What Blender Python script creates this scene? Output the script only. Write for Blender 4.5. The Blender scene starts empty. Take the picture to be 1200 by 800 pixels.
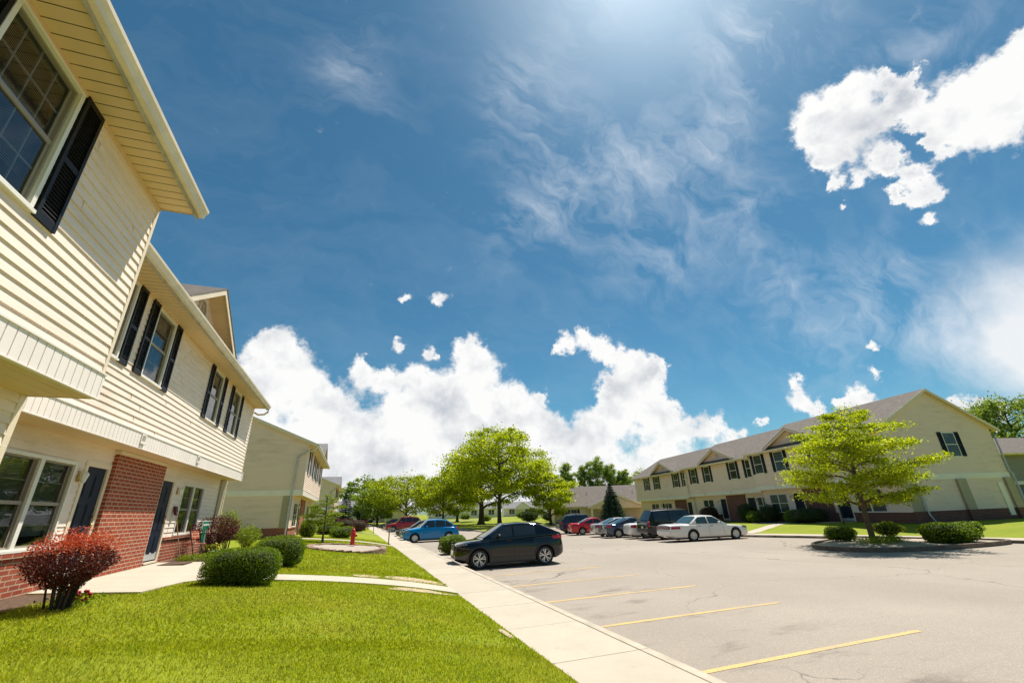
import bpy, bmesh, math, random
import numpy as np
from mathutils import Vector, Matrix
random.seed(7); RNG = np.random.default_rng(11)
scene = bpy.context.scene
COL = scene.collection
rad = math.radians

# ---------------------------------------------------------------- helpers
class MB:
    """collects faces; build() links them as one mesh object"""
    def __init__(s): s.v=[]; s.f=[]; s.m=[]
    def add(s, vs, fs, mi=0):
        o=len(s.v); s.v.extend([tuple(p) for p in vs]); s.f.extend([tuple(i+o for i in f) for f in fs]); s.m.extend([mi]*len(fs))
    def quad(s,a,b,c,d,mi=0): s.add([a,b,c,d],[(0,1,2,3)],mi)
    def hexa(s,p,mi=0):   # 8 points: bottom ring 0-3, top ring 4-7
        s.add(p,[(3,2,1,0),(4,5,6,7),(0,1,5,4),(1,2,6,5),(2,3,7,6),(3,0,4,7)],mi)
    def box(s,x0,x1,y0,y1,z0,z1,mi=0):
        s.hexa([(x0,y0,z0),(x1,y0,z0),(x1,y1,z0),(x0,y1,z0),(x0,y0,z1),(x1,y0,z1),(x1,y1,z1),(x0,y1,z1)],mi)
    def wbox(s,P,a,b,n0,n1,z0,z1,mi=0):
        s.hexa([P(a,n1,z0),P(b,n1,z0),P(b,n0,z0),P(a,n0,z0),P(a,n1,z1),P(b,n1,z1),P(b,n0,z1),P(a,n0,z1)],mi)
    def tube(s,pts,rs,n=8,mi=0,caps=True):
        pts=[Vector(p) for p in pts]; rings=[]
        for i,p in enumerate(pts):
            d=(pts[min(i+1,len(pts)-1)]-pts[max(i-1,0)])
            if d.length<1e-9: d=Vector((0,0,1))
            d.normalize(); a=d.orthogonal() if abs(d.z)<.9 else Vector((1,0,0))-d*d.x
            if abs(d.z)<.9: a=Vector((0,0,1)).cross(d)
            a.normalize(); b=d.cross(a); r=rs[i] if hasattr(rs,'__len__') else rs
            rings.append([p+a*(math.cos(t)*r)+b*(math.sin(t)*r) for t in [2*math.pi*k/n for k in range(n)]])
        o=[q for r in rings for q in r]; f=[]
        for i in range(len(rings)-1):
            for k in range(n):
                k2=(k+1)%n; f.append((i*n+k,i*n+k2,(i+1)*n+k2,(i+1)*n+k))
        if caps: f.append(tuple(range(n))[::-1]); f.append(tuple((len(rings)-1)*n+k for k in range(n)))
        s.add(o,f,mi)
    def lathe(s,prof,n=24,T=None,mi=0):   # prof of (r,z) about z
        vs=[];f=[];T=T or Matrix()
        for r,z in prof:
            for k in range(n):
                a=2*math.pi*k/n; vs.append(T@Vector((r*math.cos(a),r*math.sin(a),z)))
        for i in range(len(prof)-1):
            for k in range(n):
                k2=(k+1)%n; f.append((i*n+k,i*n+k2,(i+1)*n+k2,(i+1)*n+k))
        s.add(vs,f,mi)
    def ball(s,c,r,mi=0,n=8,m=6,jit=0):
        c=Vector(c); r=r if hasattr(r,'__len__') else (r,r,r); vs=[];f=[]
        for i in range(m+1):
            t=math.pi*i/m
            for k in range(n):
                a=2*math.pi*k/n; q=1+random.uniform(-jit,jit)
                vs.append(c+Vector((r[0]*math.sin(t)*math.cos(a)*q,r[1]*math.sin(t)*math.sin(a)*q,r[2]*math.cos(t)*q)))
        for i in range(m):
            for k in range(n):
                k2=(k+1)%n; f.append((i*n+k,(i+1)*n+k,(i+1)*n+k2,i*n+k2))
        s.add(vs,f,mi)
    def build(s,name,mats,parent=None,smooth=False,bevel=0):
        if not s.f: return None
        me=bpy.data.meshes.new(name); me.from_pydata(s.v,[],s.f)
        mats=mats if isinstance(mats,(list,tuple)) else [mats]
        for m in mats: me.materials.append(m)
        me.polygons.foreach_set('material_index',s.m)
        if smooth: me.polygons.foreach_set('use_smooth',[True]*len(s.f))
        me.update(); o=bpy.data.objects.new(name,me); COL.objects.link(o)
        boxuv(me)
        if smooth and smooth!=True: me.set_sharp_from_angle(angle=rad(smooth))
        if bevel:
            md=o.modifiers.new('bevel','BEVEL'); md.width=bevel; md.segments=2; md.limit_method='ANGLE'
        if parent: o.parent=parent
        return o
def boxuv(me):
    n=len(me.loops)
    if not n: return
    co=np.empty(len(me.vertices)*3); me.vertices.foreach_get('co',co); co=co.reshape(-1,3)
    vi=np.empty(n,int); me.loops.foreach_get('vertex_index',vi)
    tot=np.empty(len(me.polygons),int); me.polygons.foreach_get('loop_total',tot)
    nr=np.empty(len(me.polygons)*3); me.polygons.foreach_get('normal',nr); nr=np.abs(nr.reshape(-1,3))
    ax=np.repeat(nr.argmax(1),tot); p=co[vi]; uv=np.empty((n,2))
    for a,(i,j) in enumerate(((1,2),(0,2),(0,1))):
        m=ax==a; uv[m,0]=p[m,i]; uv[m,1]=p[m,j]
    me.uv_layers.new(name='uv').data.foreach_set('uv',uv.ravel())
def fastmesh(name,V,F,mats,parent=None,midx=None):
    """numpy mesh: V (n,3), F (m,k)"""
    me=bpy.data.meshes.new(name); k=F.shape[1]
    me.vertices.add(len(V)); me.vertices.foreach_set('co',V.astype(np.float32).ravel())
    me.loops.add(F.size); me.loops.foreach_set('vertex_index',F.astype(np.int32).ravel())
    me.polygons.add(len(F)); me.polygons.foreach_set('loop_start',np.arange(0,F.size,k,dtype=np.int32))
    mats=mats if isinstance(mats,(list,tuple)) else [mats]
    for m in mats: me.materials.append(m)
    if midx is not None: me.polygons.foreach_set('material_index',midx.astype(np.int32))
    me.update(calc_edges=True); o=bpy.data.objects.new(name,me); COL.objects.link(o)
    if parent: o.parent=parent
    return o
def leaves(name,P,size,mats,parent=None,asp=.5,flat=0.0,midx=None,rng=RNG,up=None):
    """leaf quads (folded diamond shape) at points P"""
    n=len(P); d=rng.normal(size=(n,3)); d/=np.linalg.norm(d,axis=1)[:,None]
    if up is not None: d=d*(1-up)+np.array([0,0,1.])*up; d/=np.linalg.norm(d,axis=1)[:,None]
    e=rng.normal(size=(n,3)); e[:,2]*=(1-flat); e-=d*(e*d).sum(1)[:,None]; e/=np.linalg.norm(e,axis=1)[:,None]+1e-9
    s=(size*rng.uniform(.65,1.35,n))[:,None]
    V=np.stack([P-d*s*.5, P+e*s*asp*.5+d*s*.05, P+d*s*.5, P-e*s*asp*.5+d*s*.05],1).reshape(-1,3)
    F=np.arange(n*4).reshape(-1,4)
    return fastmesh(name,V,F,mats,parent,midx)
def tag(o,label=None,cat=None,group=None,kind=None):
    if label: o['label']=label
    if cat: o['category']=cat
    if group: o['group']=group
    if kind: o['kind']=kind
    return o
def thing(name,label,cat,loc=(0,0,0),rz=0,group=None):
    o=bpy.data.objects.new(name,None); COL.objects.link(o); o.empty_display_size=.2
    o.location=loc; o.rotation_euler=(0,0,rz); return tag(o,label,cat,group)
def smooth01(a,b,x):
    t=np.clip((x-a)/(b-a),0,1); return t*t*(3-2*t)

# ---------------------------------------------------------------- materials
class NT:
    def __init__(s,nt): s.nt=nt; s.L=nt.links
    def n(s,t,**k):
        o=s.nt.nodes.new(t)
        for a,b in k.items():
            if a.startswith('i_'): o.inputs[a[2:].replace('_',' ')].default_value=b
            else: setattr(o,a,b)
        return o
    def l(s,a,b): s.L.new(a,b)
    def math(s,op,a,b=None,c=None,clamp=False):
        o=s.nt.nodes.new('ShaderNodeMath'); o.operation=op; o.use_clamp=clamp
        for i,x in enumerate((a,b,c)):
            if x is None: continue
            if isinstance(x,(int,float)): o.inputs[i].default_value=x
            else: s.L.new(x,o.inputs[i])
        return o.outputs[0]
    def mix(s,f,a,b,mode='MIX'):
        o=s.nt.nodes.new('ShaderNodeMix'); o.data_type='RGBA'; o.blend_type=mode
        for i,x in ((0,f),(6,a),(7,b)):
            if isinstance(x,(int,float)): o.inputs[i].default_value=x
            elif isinstance(x,(tuple,list)): o.inputs[i].default_value=(*x[:3],1)
            else: s.L.new(x,o.inputs[i])
        return o.outputs[2]
    def ramp(s,f,st):
        o=s.nt.nodes.new('ShaderNodeMapRange'); o.inputs[1].default_value=st[0]; o.inputs[2].default_value=st[1]; s.L.new(f,o.inputs[0]); return o.outputs[0]
def newmat(name):
    m=bpy.data.materials.new(name); m.use_nodes=True; t=NT(m.node_tree)
    return m,t,m.node_tree.nodes['Principled BSDF']
def mat(name,col,rough=.6,var=.12,scale=3.,metal=0,spec=.5,bump=0,bscale=60,coat=0,col2=None,v2=0,detail=4):
    """principled with noise-varied base colour"""
    m,t,b=newmat(name); tc=t.n('ShaderNodeTexCoord')
    nz=t.n('ShaderNodeTexNoise',i_Scale=scale,i_Detail=detail,i_Roughness=.65); t.l(tc.outputs['Object'],nz.inputs['Vector'])
    f=t.ramp(nz.outputs[0],(.3,.7))
    c2=col2 or tuple(c*(1-var*1.6) for c in col); c1=col if col2 else tuple(min(1,c*(1+var*.5)) for c in col)
    t.l(t.mix(f,c2,c1),b.inputs['Base Color'])
    b.inputs['Roughness'].default_value=rough; b.inputs['Metallic'].default_value=metal; b.inputs['Specular IOR Level'].default_value=spec
    if coat: b.inputs['Coat Weight'].default_value=coat; b.inputs['Coat Roughness'].default_value=.03
    if bump:
        n2=t.n('ShaderNodeTexNoise',i_Scale=bscale,i_Detail=3); t.l(tc.outputs['Object'],n2.inputs['Vector'])
        bp=t.n('ShaderNodeBump',i_Strength=bump,i_Distance=.01); t.l(n2.outputs[0],bp.inputs['Height']); t.l(bp.outputs[0],b.inputs['Normal'])
    return m
def leafmat(name,c1,c2,trans=.45,rough=.5,tcol=None,spec=.3,patch=None):
    m,t,b=newmat(name); g=t.n('ShaderNodeNewGeometry'); out=m.node_tree.nodes['Material Output']
    f=g.outputs['Random Per Island']; col=t.mix(f,c1,c2)
    if patch:
        tc=t.n('ShaderNodeTexCoord'); pn=t.n('ShaderNodeTexNoise',i_Scale=.7,i_Detail=5.,i_Roughness=.6); t.l(tc.outputs['Object'],pn.inputs['Vector'])
        col=t.mix(t.math('MULTIPLY',t.ramp(pn.outputs[0],(.46,.72)),t.math('MULTIPLY_ADD',f,.7,.25)),col,patch)
        p2=t.n('ShaderNodeTexNoise',i_Scale=.45,i_Detail=3.); t.l(tc.outputs['Generated'],p2.inputs['Vector']); p2.inputs['Scale'].default_value=9.
        col=t.mix(t.math('MULTIPLY',t.ramp(p2.outputs[0],(.5,.7)),.35),col,(.15,.24,.01))
    t.l(col,b.inputs['Base Color']); b.inputs['Roughness'].default_value=rough; b.inputs['Specular IOR Level'].default_value=spec
    tr=t.n('ShaderNodeBsdfTranslucent'); t.l(t.mix(1.0,col,tcol or (1.5,1.5,.7),'MULTIPLY'),tr.inputs['Color'])
    mx=t.n('ShaderNodeMixShader'); mx.inputs[0].default_value=trans
    t.l(b.outputs[0],mx.inputs[1]); t.l(tr.outputs[0],mx.inputs[2]); t.l(mx.outputs[0],out.inputs['Surface'])
    return m
def brickmat(name,c1,c2,mortar,bw=.25,rh=.081,ms=.011):
    m,t,b=newmat(name); uv=t.n('ShaderNodeTexCoord')
    bt=t.n('ShaderNodeTexBrick',i_Scale=1.0); t.l(uv.outputs['UV'],bt.inputs['Vector'])
    for k,v in (('Color1',c1),('Color2',c2),('Mortar',mortar)): bt.inputs[k].default_value=(*v,1)
    bt.inputs['Mortar Size'].default_value=ms; bt.inputs['Mortar Smooth'].default_value=.15; bt.inputs['Bias'].default_value=-.2
    bt.inputs['Brick Width'].default_value=bw; bt.inputs['Row Height'].default_value=rh
    nz=t.n('ShaderNodeTexNoise',i_Scale=9.,i_Detail=6.,i_Roughness=.7); t.l(uv.outputs['UV'],nz.inputs['Vector'])
    n2=t.n('ShaderNodeTexNoise',i_Scale=1.3,i_Detail=3.); t.l(uv.outputs['UV'],n2.inputs['Vector'])
    c=t.mix(t.math('MULTIPLY',t.ramp(nz.outputs[0],(.35,.75)),.5),bt.outputs[0],(.09,.035,.03))
    c=t.mix(t.math('MULTIPLY',t.ramp(n2.outputs[0],(.5,.8)),.12),c,(.5,.26,.16))
    t.l(c,b.inputs['Base Color']); b.inputs['Roughness'].default_value=.85; b.inputs['Specular IOR Level'].default_value=.25
    bp=t.n('ShaderNodeBump',i_Strength=.7,i_Distance=.006); h=t.math('SUBTRACT',1.0,bt.outputs['Fac'])
    t.l(t.math('ADD',h,t.math('MULTIPLY',nz.outputs[0],.4)),bp.inputs['Height']); t.l(bp.outputs[0],b.inputs['Normal'])
    return m
def shinglemat(name,c1,c2):
    m,t,b=newmat(name); uv=t.n('ShaderNodeTexCoord')
    bt=t.n('ShaderNodeTexBrick',i_Scale=1.0); t.l(uv.outputs['UV'],bt.inputs['Vector'])
    for k,v in (('Color1',c1),('Color2',c2),('Mortar',tuple(c*.45 for c in c1))): bt.inputs[k].default_value=(*v,1)
    bt.inputs['Mortar Size'].default_value=.008; bt.inputs['Brick Width'].default_value=.3; bt.inputs['Row Height'].default_value=.13
    nz=t.n('ShaderNodeTexNoise',i_Scale=.7,i_Detail=6.,i_Roughness=.7); t.l(uv.outputs['UV'],nz.inputs['Vector'])
    mp=t.n('ShaderNodeMapping'); mp.inputs['Scale'].default_value=(1.1,.10,1); t.l(uv.outputs['UV'],mp.inputs['Vector'])
    n3=t.n('ShaderNodeTexNoise',i_Scale=1.,i_Detail=4.); t.l(mp.outputs[0],n3.inputs['Vector'])
    c=t.mix(t.math('MULTIPLY',t.ramp(nz.outputs[0],(.35,.7)),.55),bt.outputs[0],tuple(x*.7 for x in c1))
    c=t.mix(t.math('MULTIPLY',t.ramp(n3.outputs[0],(.5,.75)),.45),c,tuple(x*.62 for x in c1))
    t.l(c,b.inputs['Base Color']); b.inputs['Roughness'].default_value=.9; b.inputs['Specular IOR Level'].default_value=.2
    bp=t.n('ShaderNodeBump',i_Strength=.5,i_Distance=.008); t.l(t.math('SUBTRACT',1.,bt.outputs['Fac']),bp.inputs['Height']); t.l(bp.outputs[0],b.inputs['Normal'])
    return m
def glassmat(name,tint,mirror=.16,rough=.02):
    """window glass: part clear, part mirror"""
    m,t,b=newmat(name); nd=m.node_tree.nodes; out=nd['Material Output']
    tr=t.n('ShaderNodeBsdfTransparent'); tr.inputs[0].default_value=(*tint,1)
    gl=t.n('ShaderNodeBsdfGlossy'); gl.inputs['Roughness'].default_value=rough
    fr=t.n('ShaderNodeFresnel'); fr.inputs[0].default_value=1.5
    tc=t.n('ShaderNodeTexCoord'); nz=t.n('ShaderNodeTexNoise',i_Scale=1.7,i_Detail=1.); t.l(tc.outputs['Object'],nz.inputs['Vector'])
    bp=t.n('ShaderNodeBump',i_Strength=.06,i_Distance=.05); t.l(nz.outputs[0],bp.inputs['Height']); t.l(bp.outputs[0],gl.inputs['Normal'])
    mx=t.n('ShaderNodeMixShader'); t.l(t.math('ADD',t.math('MULTIPLY',fr.outputs[0],1.2),mirror*.3,clamp=True),mx.inputs[0])
    t.l(tr.outputs[0],mx.inputs[1]); t.l(gl.outputs[0],mx.inputs[2]); t.l(mx.outputs[0],out.inputs['Surface'])
    return m
M={}
def slabmat(name,c1,c2):
    m,t,b=newmat(name); tc=t.n('ShaderNodeTexCoord'); g=t.n('ShaderNodeNewGeometry'); O=tc.outputs['Object']
    n=t.n('ShaderNodeTexNoise',i_Scale=1.3,i_Detail=9.,i_Roughness=.7); t.l(O,n.inputs['Vector'])
    f=t.n('ShaderNodeTexNoise',i_Scale=60.,i_Detail=4.,i_Roughness=.8); t.l(O,f.inputs['Vector'])
    s=t.n('ShaderNodeTexNoise',i_Scale=3.2,i_Detail=5.,i_Roughness=.7); t.l(O,s.inputs['Vector'])
    c=t.mix(t.ramp(n.outputs[0],(.3,.72)),c2,c1)
    c=t.mix(t.math('MULTIPLY',t.math('SUBTRACT',1.,g.outputs['Random Per Island']),.30),c,tuple(x*.62 for x in c1))
    c=t.mix(t.math('MULTIPLY',t.ramp(f.outputs[0],(.45,.65)),.22),c,tuple(x*.5 for x in c1))
    c=t.mix(t.math('MULTIPLY',t.ramp(s.outputs[0],(.60,.72)),.35),c,tuple(x*.5 for x in c2))
    t.l(c,b.inputs['Base Color']); b.inputs['Roughness'].default_value=.85; b.inputs['Specular IOR Level'].default_value=.25
    bp=t.n('ShaderNodeBump',i_Strength=.35,i_Distance=.006); t.l(f.outputs[0],bp.inputs['Height']); t.l(bp.outputs[0],b.inputs['Normal'])
    return m
def vinylmat(name,col,dirt=.1):
    m,t,b=newmat(name); tc=t.n('ShaderNodeTexCoord')
    mp=t.n('ShaderNodeMapping'); mp.inputs['Scale'].default_value=(.8,.8,5); t.l(tc.outputs['Object'],mp.inputs['Vector'])
    nz=t.n('ShaderNodeTexNoise',i_Scale=1.,i_Detail=7.,i_Roughness=.7); t.l(mp.outputs[0],nz.inputs['Vector'])
    n2=t.n('ShaderNodeTexNoise',i_Scale=.5,i_Detail=3.); t.l(tc.outputs['Object'],n2.inputs['Vector'])
    f=t.math('MULTIPLY',t.ramp(nz.outputs[0],(.45,.8)),t.ramp(n2.outputs[0],(.35,.75)))
    t.l(t.mix(f,col,(col[0]*(1-dirt*2.2),col[1]*(1-dirt*2.6),col[2]*(1-dirt*3.4))),b.inputs['Base Color'])
    b.inputs['Roughness'].default_value=.48; b.inputs['Specular IOR Level'].default_value=.3
    n3=t.n('ShaderNodeTexNoise',i_Scale=1.4,i_Detail=2.); t.l(tc.outputs['Object'],n3.inputs['Vector'])
    bp=t.n('ShaderNodeBump',i_Strength=.12,i_Distance=.03); t.l(n3.outputs[0],bp.inputs['Height']); t.l(bp.outputs[0],b.inputs['Normal'])
    return m
M['siding']=vinylmat('cream_vinyl_siding',(.83,.70,.605),.15)
M['siding_r']=vinylmat('buff_vinyl_siding',(.84,.655,.555),.16)
M['siding_shaded']=vinylmat('shaded_vinyl_siding',(.27,.24,.19))  # darkened siding: the neighbour wall's shade is put into the colour
M['soffit']=vinylmat('almond_soffit',(.72,.52,.30),.08)
M['trim']=mat('cream_trim',(.76,.64,.48),.45,.06,1.5)
M['taupe']=mat('taupe_trim',(.40,.33,.24),.5,.08,2)
M['white']=mat('white_metal_trim',(.86,.775,.72),.4,.05,1.2)
M['gutter']=mat('almond_gutter',(.74,.64,.50),.4,.12,2.5)
M['gutter_face']=mat('weathered_gutter',(.45,.40,.31),.5,.25,5)
M['frame']=mat('white_vinyl_frame',(.78,.75,.68),.4,.04,2)
M['sash']=mat('bronze_screen_frame',(.30,.26,.20),.5,.08,6)
M['shutter']=mat('black_shutter_vinyl',(.006,.007,.009),.45,.15,8,spec=.25,bump=.15,bscale=90)
M['door']=mat('navy_painted_door',(.008,.014,.030),.55,.15,2,spec=.2)
M['brass']=mat('brass',(.55,.38,.12),.3,.1,20,metal=1)
M['brick']=brickmat('red_brick',(.39,.070,.028),(.26,.042,.020),(.50,.36,.25))
M['brick_d']=brickmat('dark_red_brick',(.20,.058,.045),(.14,.042,.035),(.27,.19,.155))
M['shingle']=shinglemat('brown_grey_shingle',(.20,.172,.152),(.14,.12,.107))
M['shingle_g']=shinglemat('grey_shingle',(.27,.26,.265),(.22,.21,.215))
M['glass']=glassmat('window_glass',(.55,.60,.60))
M['blind']=mat('pale_blind',(.36,.37,.36),.7,.15,1.5)
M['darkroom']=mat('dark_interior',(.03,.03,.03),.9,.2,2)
M['winglass']=mat('dark_window_glass',(.055,.062,.058),.08,.5,1.2,spec=.5)
M['concrete']=slabmat('sidewalk_concrete',(.53,.465,.375),(.44,.385,.305))
M['curb']=mat('curb_concrete',(.48,.415,.325),.85,.15,2.5,bump=.3,bscale=90)
M['curb_d']=mat('weathered_curb',(.20,.15,.105),.9,.25,3,bump=.4,bscale=60)
M['paint']=None
def asphalt():
    m,t,b=newmat('worn_asphalt'); tc=t.n('ShaderNodeTexCoord'); O=tc.outputs['Object']
    a=t.n('ShaderNodeTexNoise',i_Scale=.22,i_Detail=6.,i_Roughness=.6); t.l(O,a.inputs['Vector'])
    s=t.n('ShaderNodeTexNoise',i_Scale=55.,i_Detail=3.,i_Roughness=.8); t.l(O,s.inputs['Vector'])
    v=t.n('ShaderNodeTexVoronoi',i_Scale=95.); t.l(O,v.inputs['Vector'])
    c=t.mix(t.ramp(a.outputs[0],(.3,.7)),(.295,.25,.205),(.375,.32,.265))
    c=t.mix(t.math('MULTIPLY',t.ramp(s.outputs[0],(.42,.62)),.6),c,(.19,.165,.14))
    c=t.mix(t.math('MULTIPLY',t.ramp(v.outputs['Color'],(.55,.95)),.45),c,(.58,.49,.40))
    # oil stains at the stalls, tyre lanes
    pa=t.n('ShaderNodeTexNoise',i_Scale=.09,i_Detail=2.); t.l(O,pa.inputs['Vector']); c=t.mix(t.math('MULTIPLY',t.ramp(pa.outputs[0],(.50,.56)),.16),c,(.22,.195,.17))
    st=t.n('ShaderNodeTexNoise',i_Scale=.9,i_Detail=5.,i_Roughness=.65); mp=t.n('ShaderNodeMapping'); mp.inputs['Scale'].default_value=(.55,1.3,1); t.l(O,mp.inputs['Vector']); t.l(mp.outputs[0],st.inputs['Vector'])
    sx=t.n('ShaderNodeSeparateXYZ'); t.l(O,sx.inputs[0])
    near=t.math('SUBTRACT',1.,t.math('MULTIPLY',t.math('ABSOLUTE',t.math('SUBTRACT',sx.outputs[0],6.0)),.42),clamp=True)
    c=t.mix(t.math('MULTIPLY',t.math('MULTIPLY',t.ramp(st.outputs[0],(.54,.66)),near),.6),c,(.075,.06,.05))
    # cracks: warped cell edges
    wn=t.n('ShaderNodeTexNoise',i_Scale=.8,i_Detail=5.); t.l(O,wn.inputs['Vector'])
    w=t.n('ShaderNodeVectorMath',operation='MULTIPLY_ADD'); t.l(wn.outputs[1],w.inputs[0]); w.inputs[1].default_value=(1.6,1.6,0); t.l(O,w.inputs[2])
    cr=t.n('ShaderNodeTexVoronoi',feature='DISTANCE_TO_EDGE',i_Scale=.16); t.l(w.outputs[0],cr.inputs['Vector'])
    k=t.math('SUBTRACT',1.,t.math('MULTIPLY',cr.outputs['Distance'],260.),clamp=True)
    k2=t.math('MULTIPLY',k,t.ramp(a.outputs[0],(.42,.55)))
    c=t.mix(t.math('MULTIPLY',k2,.8),c,(.07,.055,.045))
    t.l(c,b.inputs['Base Color']); b.inputs['Roughness'].default_value=.85; b.inputs['Specular IOR Level'].default_value=.3
    bp=t.n('ShaderNodeBump',i_Strength=.5,i_Distance=.006); t.l(t.math('SUBTRACT',s.outputs[0],k2),bp.inputs['Height']); t.l(bp.outputs[0],b.inputs['Normal'])
    return m
M['asphalt']=asphalt()
def grassmat(name,c1,c2,c3,s=1.):
    m,t,b=newmat(name); tc=t.n('ShaderNodeTexCoord'); O=tc.outputs['Object']
    a=t.n('ShaderNodeTexNoise',i_Scale=.55*s,i_Detail=6.,i_Roughness=.65); t.l(O,a.inputs['Vector'])
    f=t.n('ShaderNodeTexNoise',i_Scale=24.*s,i_Detail=4.,i_Roughness=.8); t.l(O,f.inputs['Vector'])
    c=t.mix(t.ramp(a.outputs[0],(.35,.68)),c1,c2); c=t.mix(t.math('MULTIPLY',t.ramp(f.outputs[0],(.38,.66)),.7),c,c3)
    t.l(c,b.inputs['Base Color']); b.inputs['Roughness'].default_value=.8; b.inputs['Specular IOR Level'].default_value=.15
    bp=t.n('ShaderNodeBump',i_Strength=.9,i_Distance=.04); t.l(f.outputs[0],bp.inputs['Height']); t.l(bp.outputs[0],b.inputs['Normal'])
    return m
M['lawn']=grassmat('lawn_turf',(.22,.275,.012),(.31,.335,.02),(.15,.20,.01))
M['lawn_far']=grassmat('lawn_distant',(.22,.265,.014),(.30,.315,.025),(.14,.18,.01),.6)
M['blade']=leafmat('grass_blade',(.25,.325,.011),(.45,.465,.03),.5,.5,(1.3,1.28,.6),patch=(.50,.44,.10))
M['soil']=mat('mulch_soil',(.12,.07,.04),.95,.4,14,bump=.8,bscale=40)
M['gravel']=mat('pale_gravel',(.46,.39,.31),.9,.35,30,bump=1,bscale=45)
M['dirt']=mat('dry_bare_dirt',(.50,.39,.25),.95,.3,6,bump=.6,bscale=50)
M['bark']=mat('tree_bark',(.075,.055,.04),.9,.35,9,bump=.9,bscale=30)
M['bark_l']=mat('brown_bark',(.14,.095,.06),.9,.3,9,bump=.9,bscale=30)
M['locust']=leafmat('locust_leaf',(.185,.255,.006),(.44,.465,.015),.55)
M['locust_far']=leafmat('locust_leaf_far',(.18,.245,.010),(.40,.43,.02),.55)
M['green']=leafmat('tree_leaf',(.12,.19,.03),(.25,.31,.06),.48)
M['poplar']=leafmat('poplar_leaf',(.15,.225,.05),(.30,.37,.09),.5)
M['dark']=leafmat('dark_leaf',(.02,.045,.014),(.045,.08,.02),.3)
M['spruce']=leafmat('spruce_needles',(.018,.045,.028),(.05,.09,.055),.2)
M['boxwood']=leafmat('boxwood_leaf',(.055,.115,.006),(.21,.28,.016),.42)
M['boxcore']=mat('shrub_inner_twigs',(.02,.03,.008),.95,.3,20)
M['shrub_y']=leafmat('bright_shrub_leaf',(.11,.18,.01),(.25,.29,.02),.42)
M['maroon']=leafmat('barberry_leaf',(.035,.009,.008),(.13,.022,.014),.25,.5,(1.5,.9,.6))
M['redtip']=leafmat('barberry_tip',(.44,.06,.025),(.68,.17,.07),.35,.5,(1.3,1,.8))
M['petal_r']=mat('red_petal',(.42,.01,.025),.6,.2,20)
M['petal_y']=mat('yellow_petal',(.75,.55,.05),.6,.2,20)
M['petal_w']=mat('white_petal',(.8,.76,.6),.6,.2,20)
M['stone']=mat('limestone_block',(.33,.21,.15),.9,.35,4,bump=.8,bscale=20)
M['hydrant']=mat('red_hydrant_paint',(.50,.012,.012),.4,.15,8)
M['post']=mat('dark_green_post',(.05,.055,.04),.6,.2,5)
M['signback']=mat('sign_back_metal',(.35,.36,.34),.4,.1,5,metal=.6)
M['black']=mat('black_plastic',(.014,.014,.015),.5,.2,10)
M['plaque_g']=mat('green_plaque',(.015,.27,.14),.5,.1,8)
M['plaque_w']=mat('plaque_white',(.75,.75,.68),.5,.05,8)
M['sign_blue']=mat('sign_blue',(.01,.09,.32),.4,.05,8)
M['wood']=mat('worn_wood',(.33,.22,.12),.8,.25,10)
M['galv']=mat('galvanised_downspout',(.55,.56,.55),.45,.1,4,metal=.2)
def paintmat():
    m,t,b=newmat('yellow_line_paint'); tc=t.n('ShaderNodeTexCoord'); out=m.node_tree.nodes['Material Output']
    n=t.n('ShaderNodeTexNoise',i_Scale=38.,i_Detail=5.,i_Roughness=.75); t.l(tc.outputs['Object'],n.inputs['Vector'])
    n2=t.n('ShaderNodeTexNoise',i_Scale=1.5,i_Detail=2.); t.l(tc.outputs['Object'],n2.inputs['Vector'])
    t.l(t.mix(t.ramp(t.math('ADD',n.outputs[0],t.math('MULTIPLY',n2.outputs[0],.35)),(.58,.80)),(.72,.44,.10),(.30,.25,.19)),b.inputs['Base Color'])
    b.inputs['Roughness'].default_value=.7
    return m
M['paint']=paintmat()
# ---------------------------------------------------------------- camera, sun, sky
EYE=1.8
cam=bpy.data.cameras.new('camera'); cam.lens=14.85; cam.sensor_width=36; cam.clip_start=.05; cam.clip_end=6000
co=bpy.data.objects.new('camera',cam); COL.objects.link(co)
Rw=Matrix(((0.943547,0.0931736,0.3178641),(-0.3295345,0.3612544,0.8722971),(-0.0335547,-0.9278006,0.3715644)))
cx,cy,cz=(Rw@Vector((1,0,0))),(Rw@Vector((0,-1,0))),(Rw@Vector((0,0,-1)))
mw=Matrix((cx,cy,cz)).transposed().to_4x4(); mw.translation=(0,0,EYE); co.matrix_world=mw
scene.camera=co
SUN=Vector((1.,.72,2.55)).normalized()
sl=bpy.data.lights.new('sun','SUN'); sl.energy=4.6; sl.angle=rad(.53); sl.color=(1,.945,.84)
so=bpy.data.objects.new('sun',sl); COL.objects.link(so); so.rotation_euler=SUN.to_track_quat('Z','Y').to_euler(); so.location=(30,30,60)
vs=scene.view_settings; vs.view_transform='Standard'; vs.look='None'; vs.gamma=1; vs.exposure=.62
scene.display_settings.display_device='sRGB'
try: vs.use_curve_mapping=False
except Exception: pass
scene.cycles.max_bounces=8; scene.cycles.diffuse_bounces=4; scene.cycles.transparent_max_bounces=12
scene.cycles.caustics_reflective=False; scene.cycles.caustics_refractive=False
scene.cycles.sample_clamp_indirect=6
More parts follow.
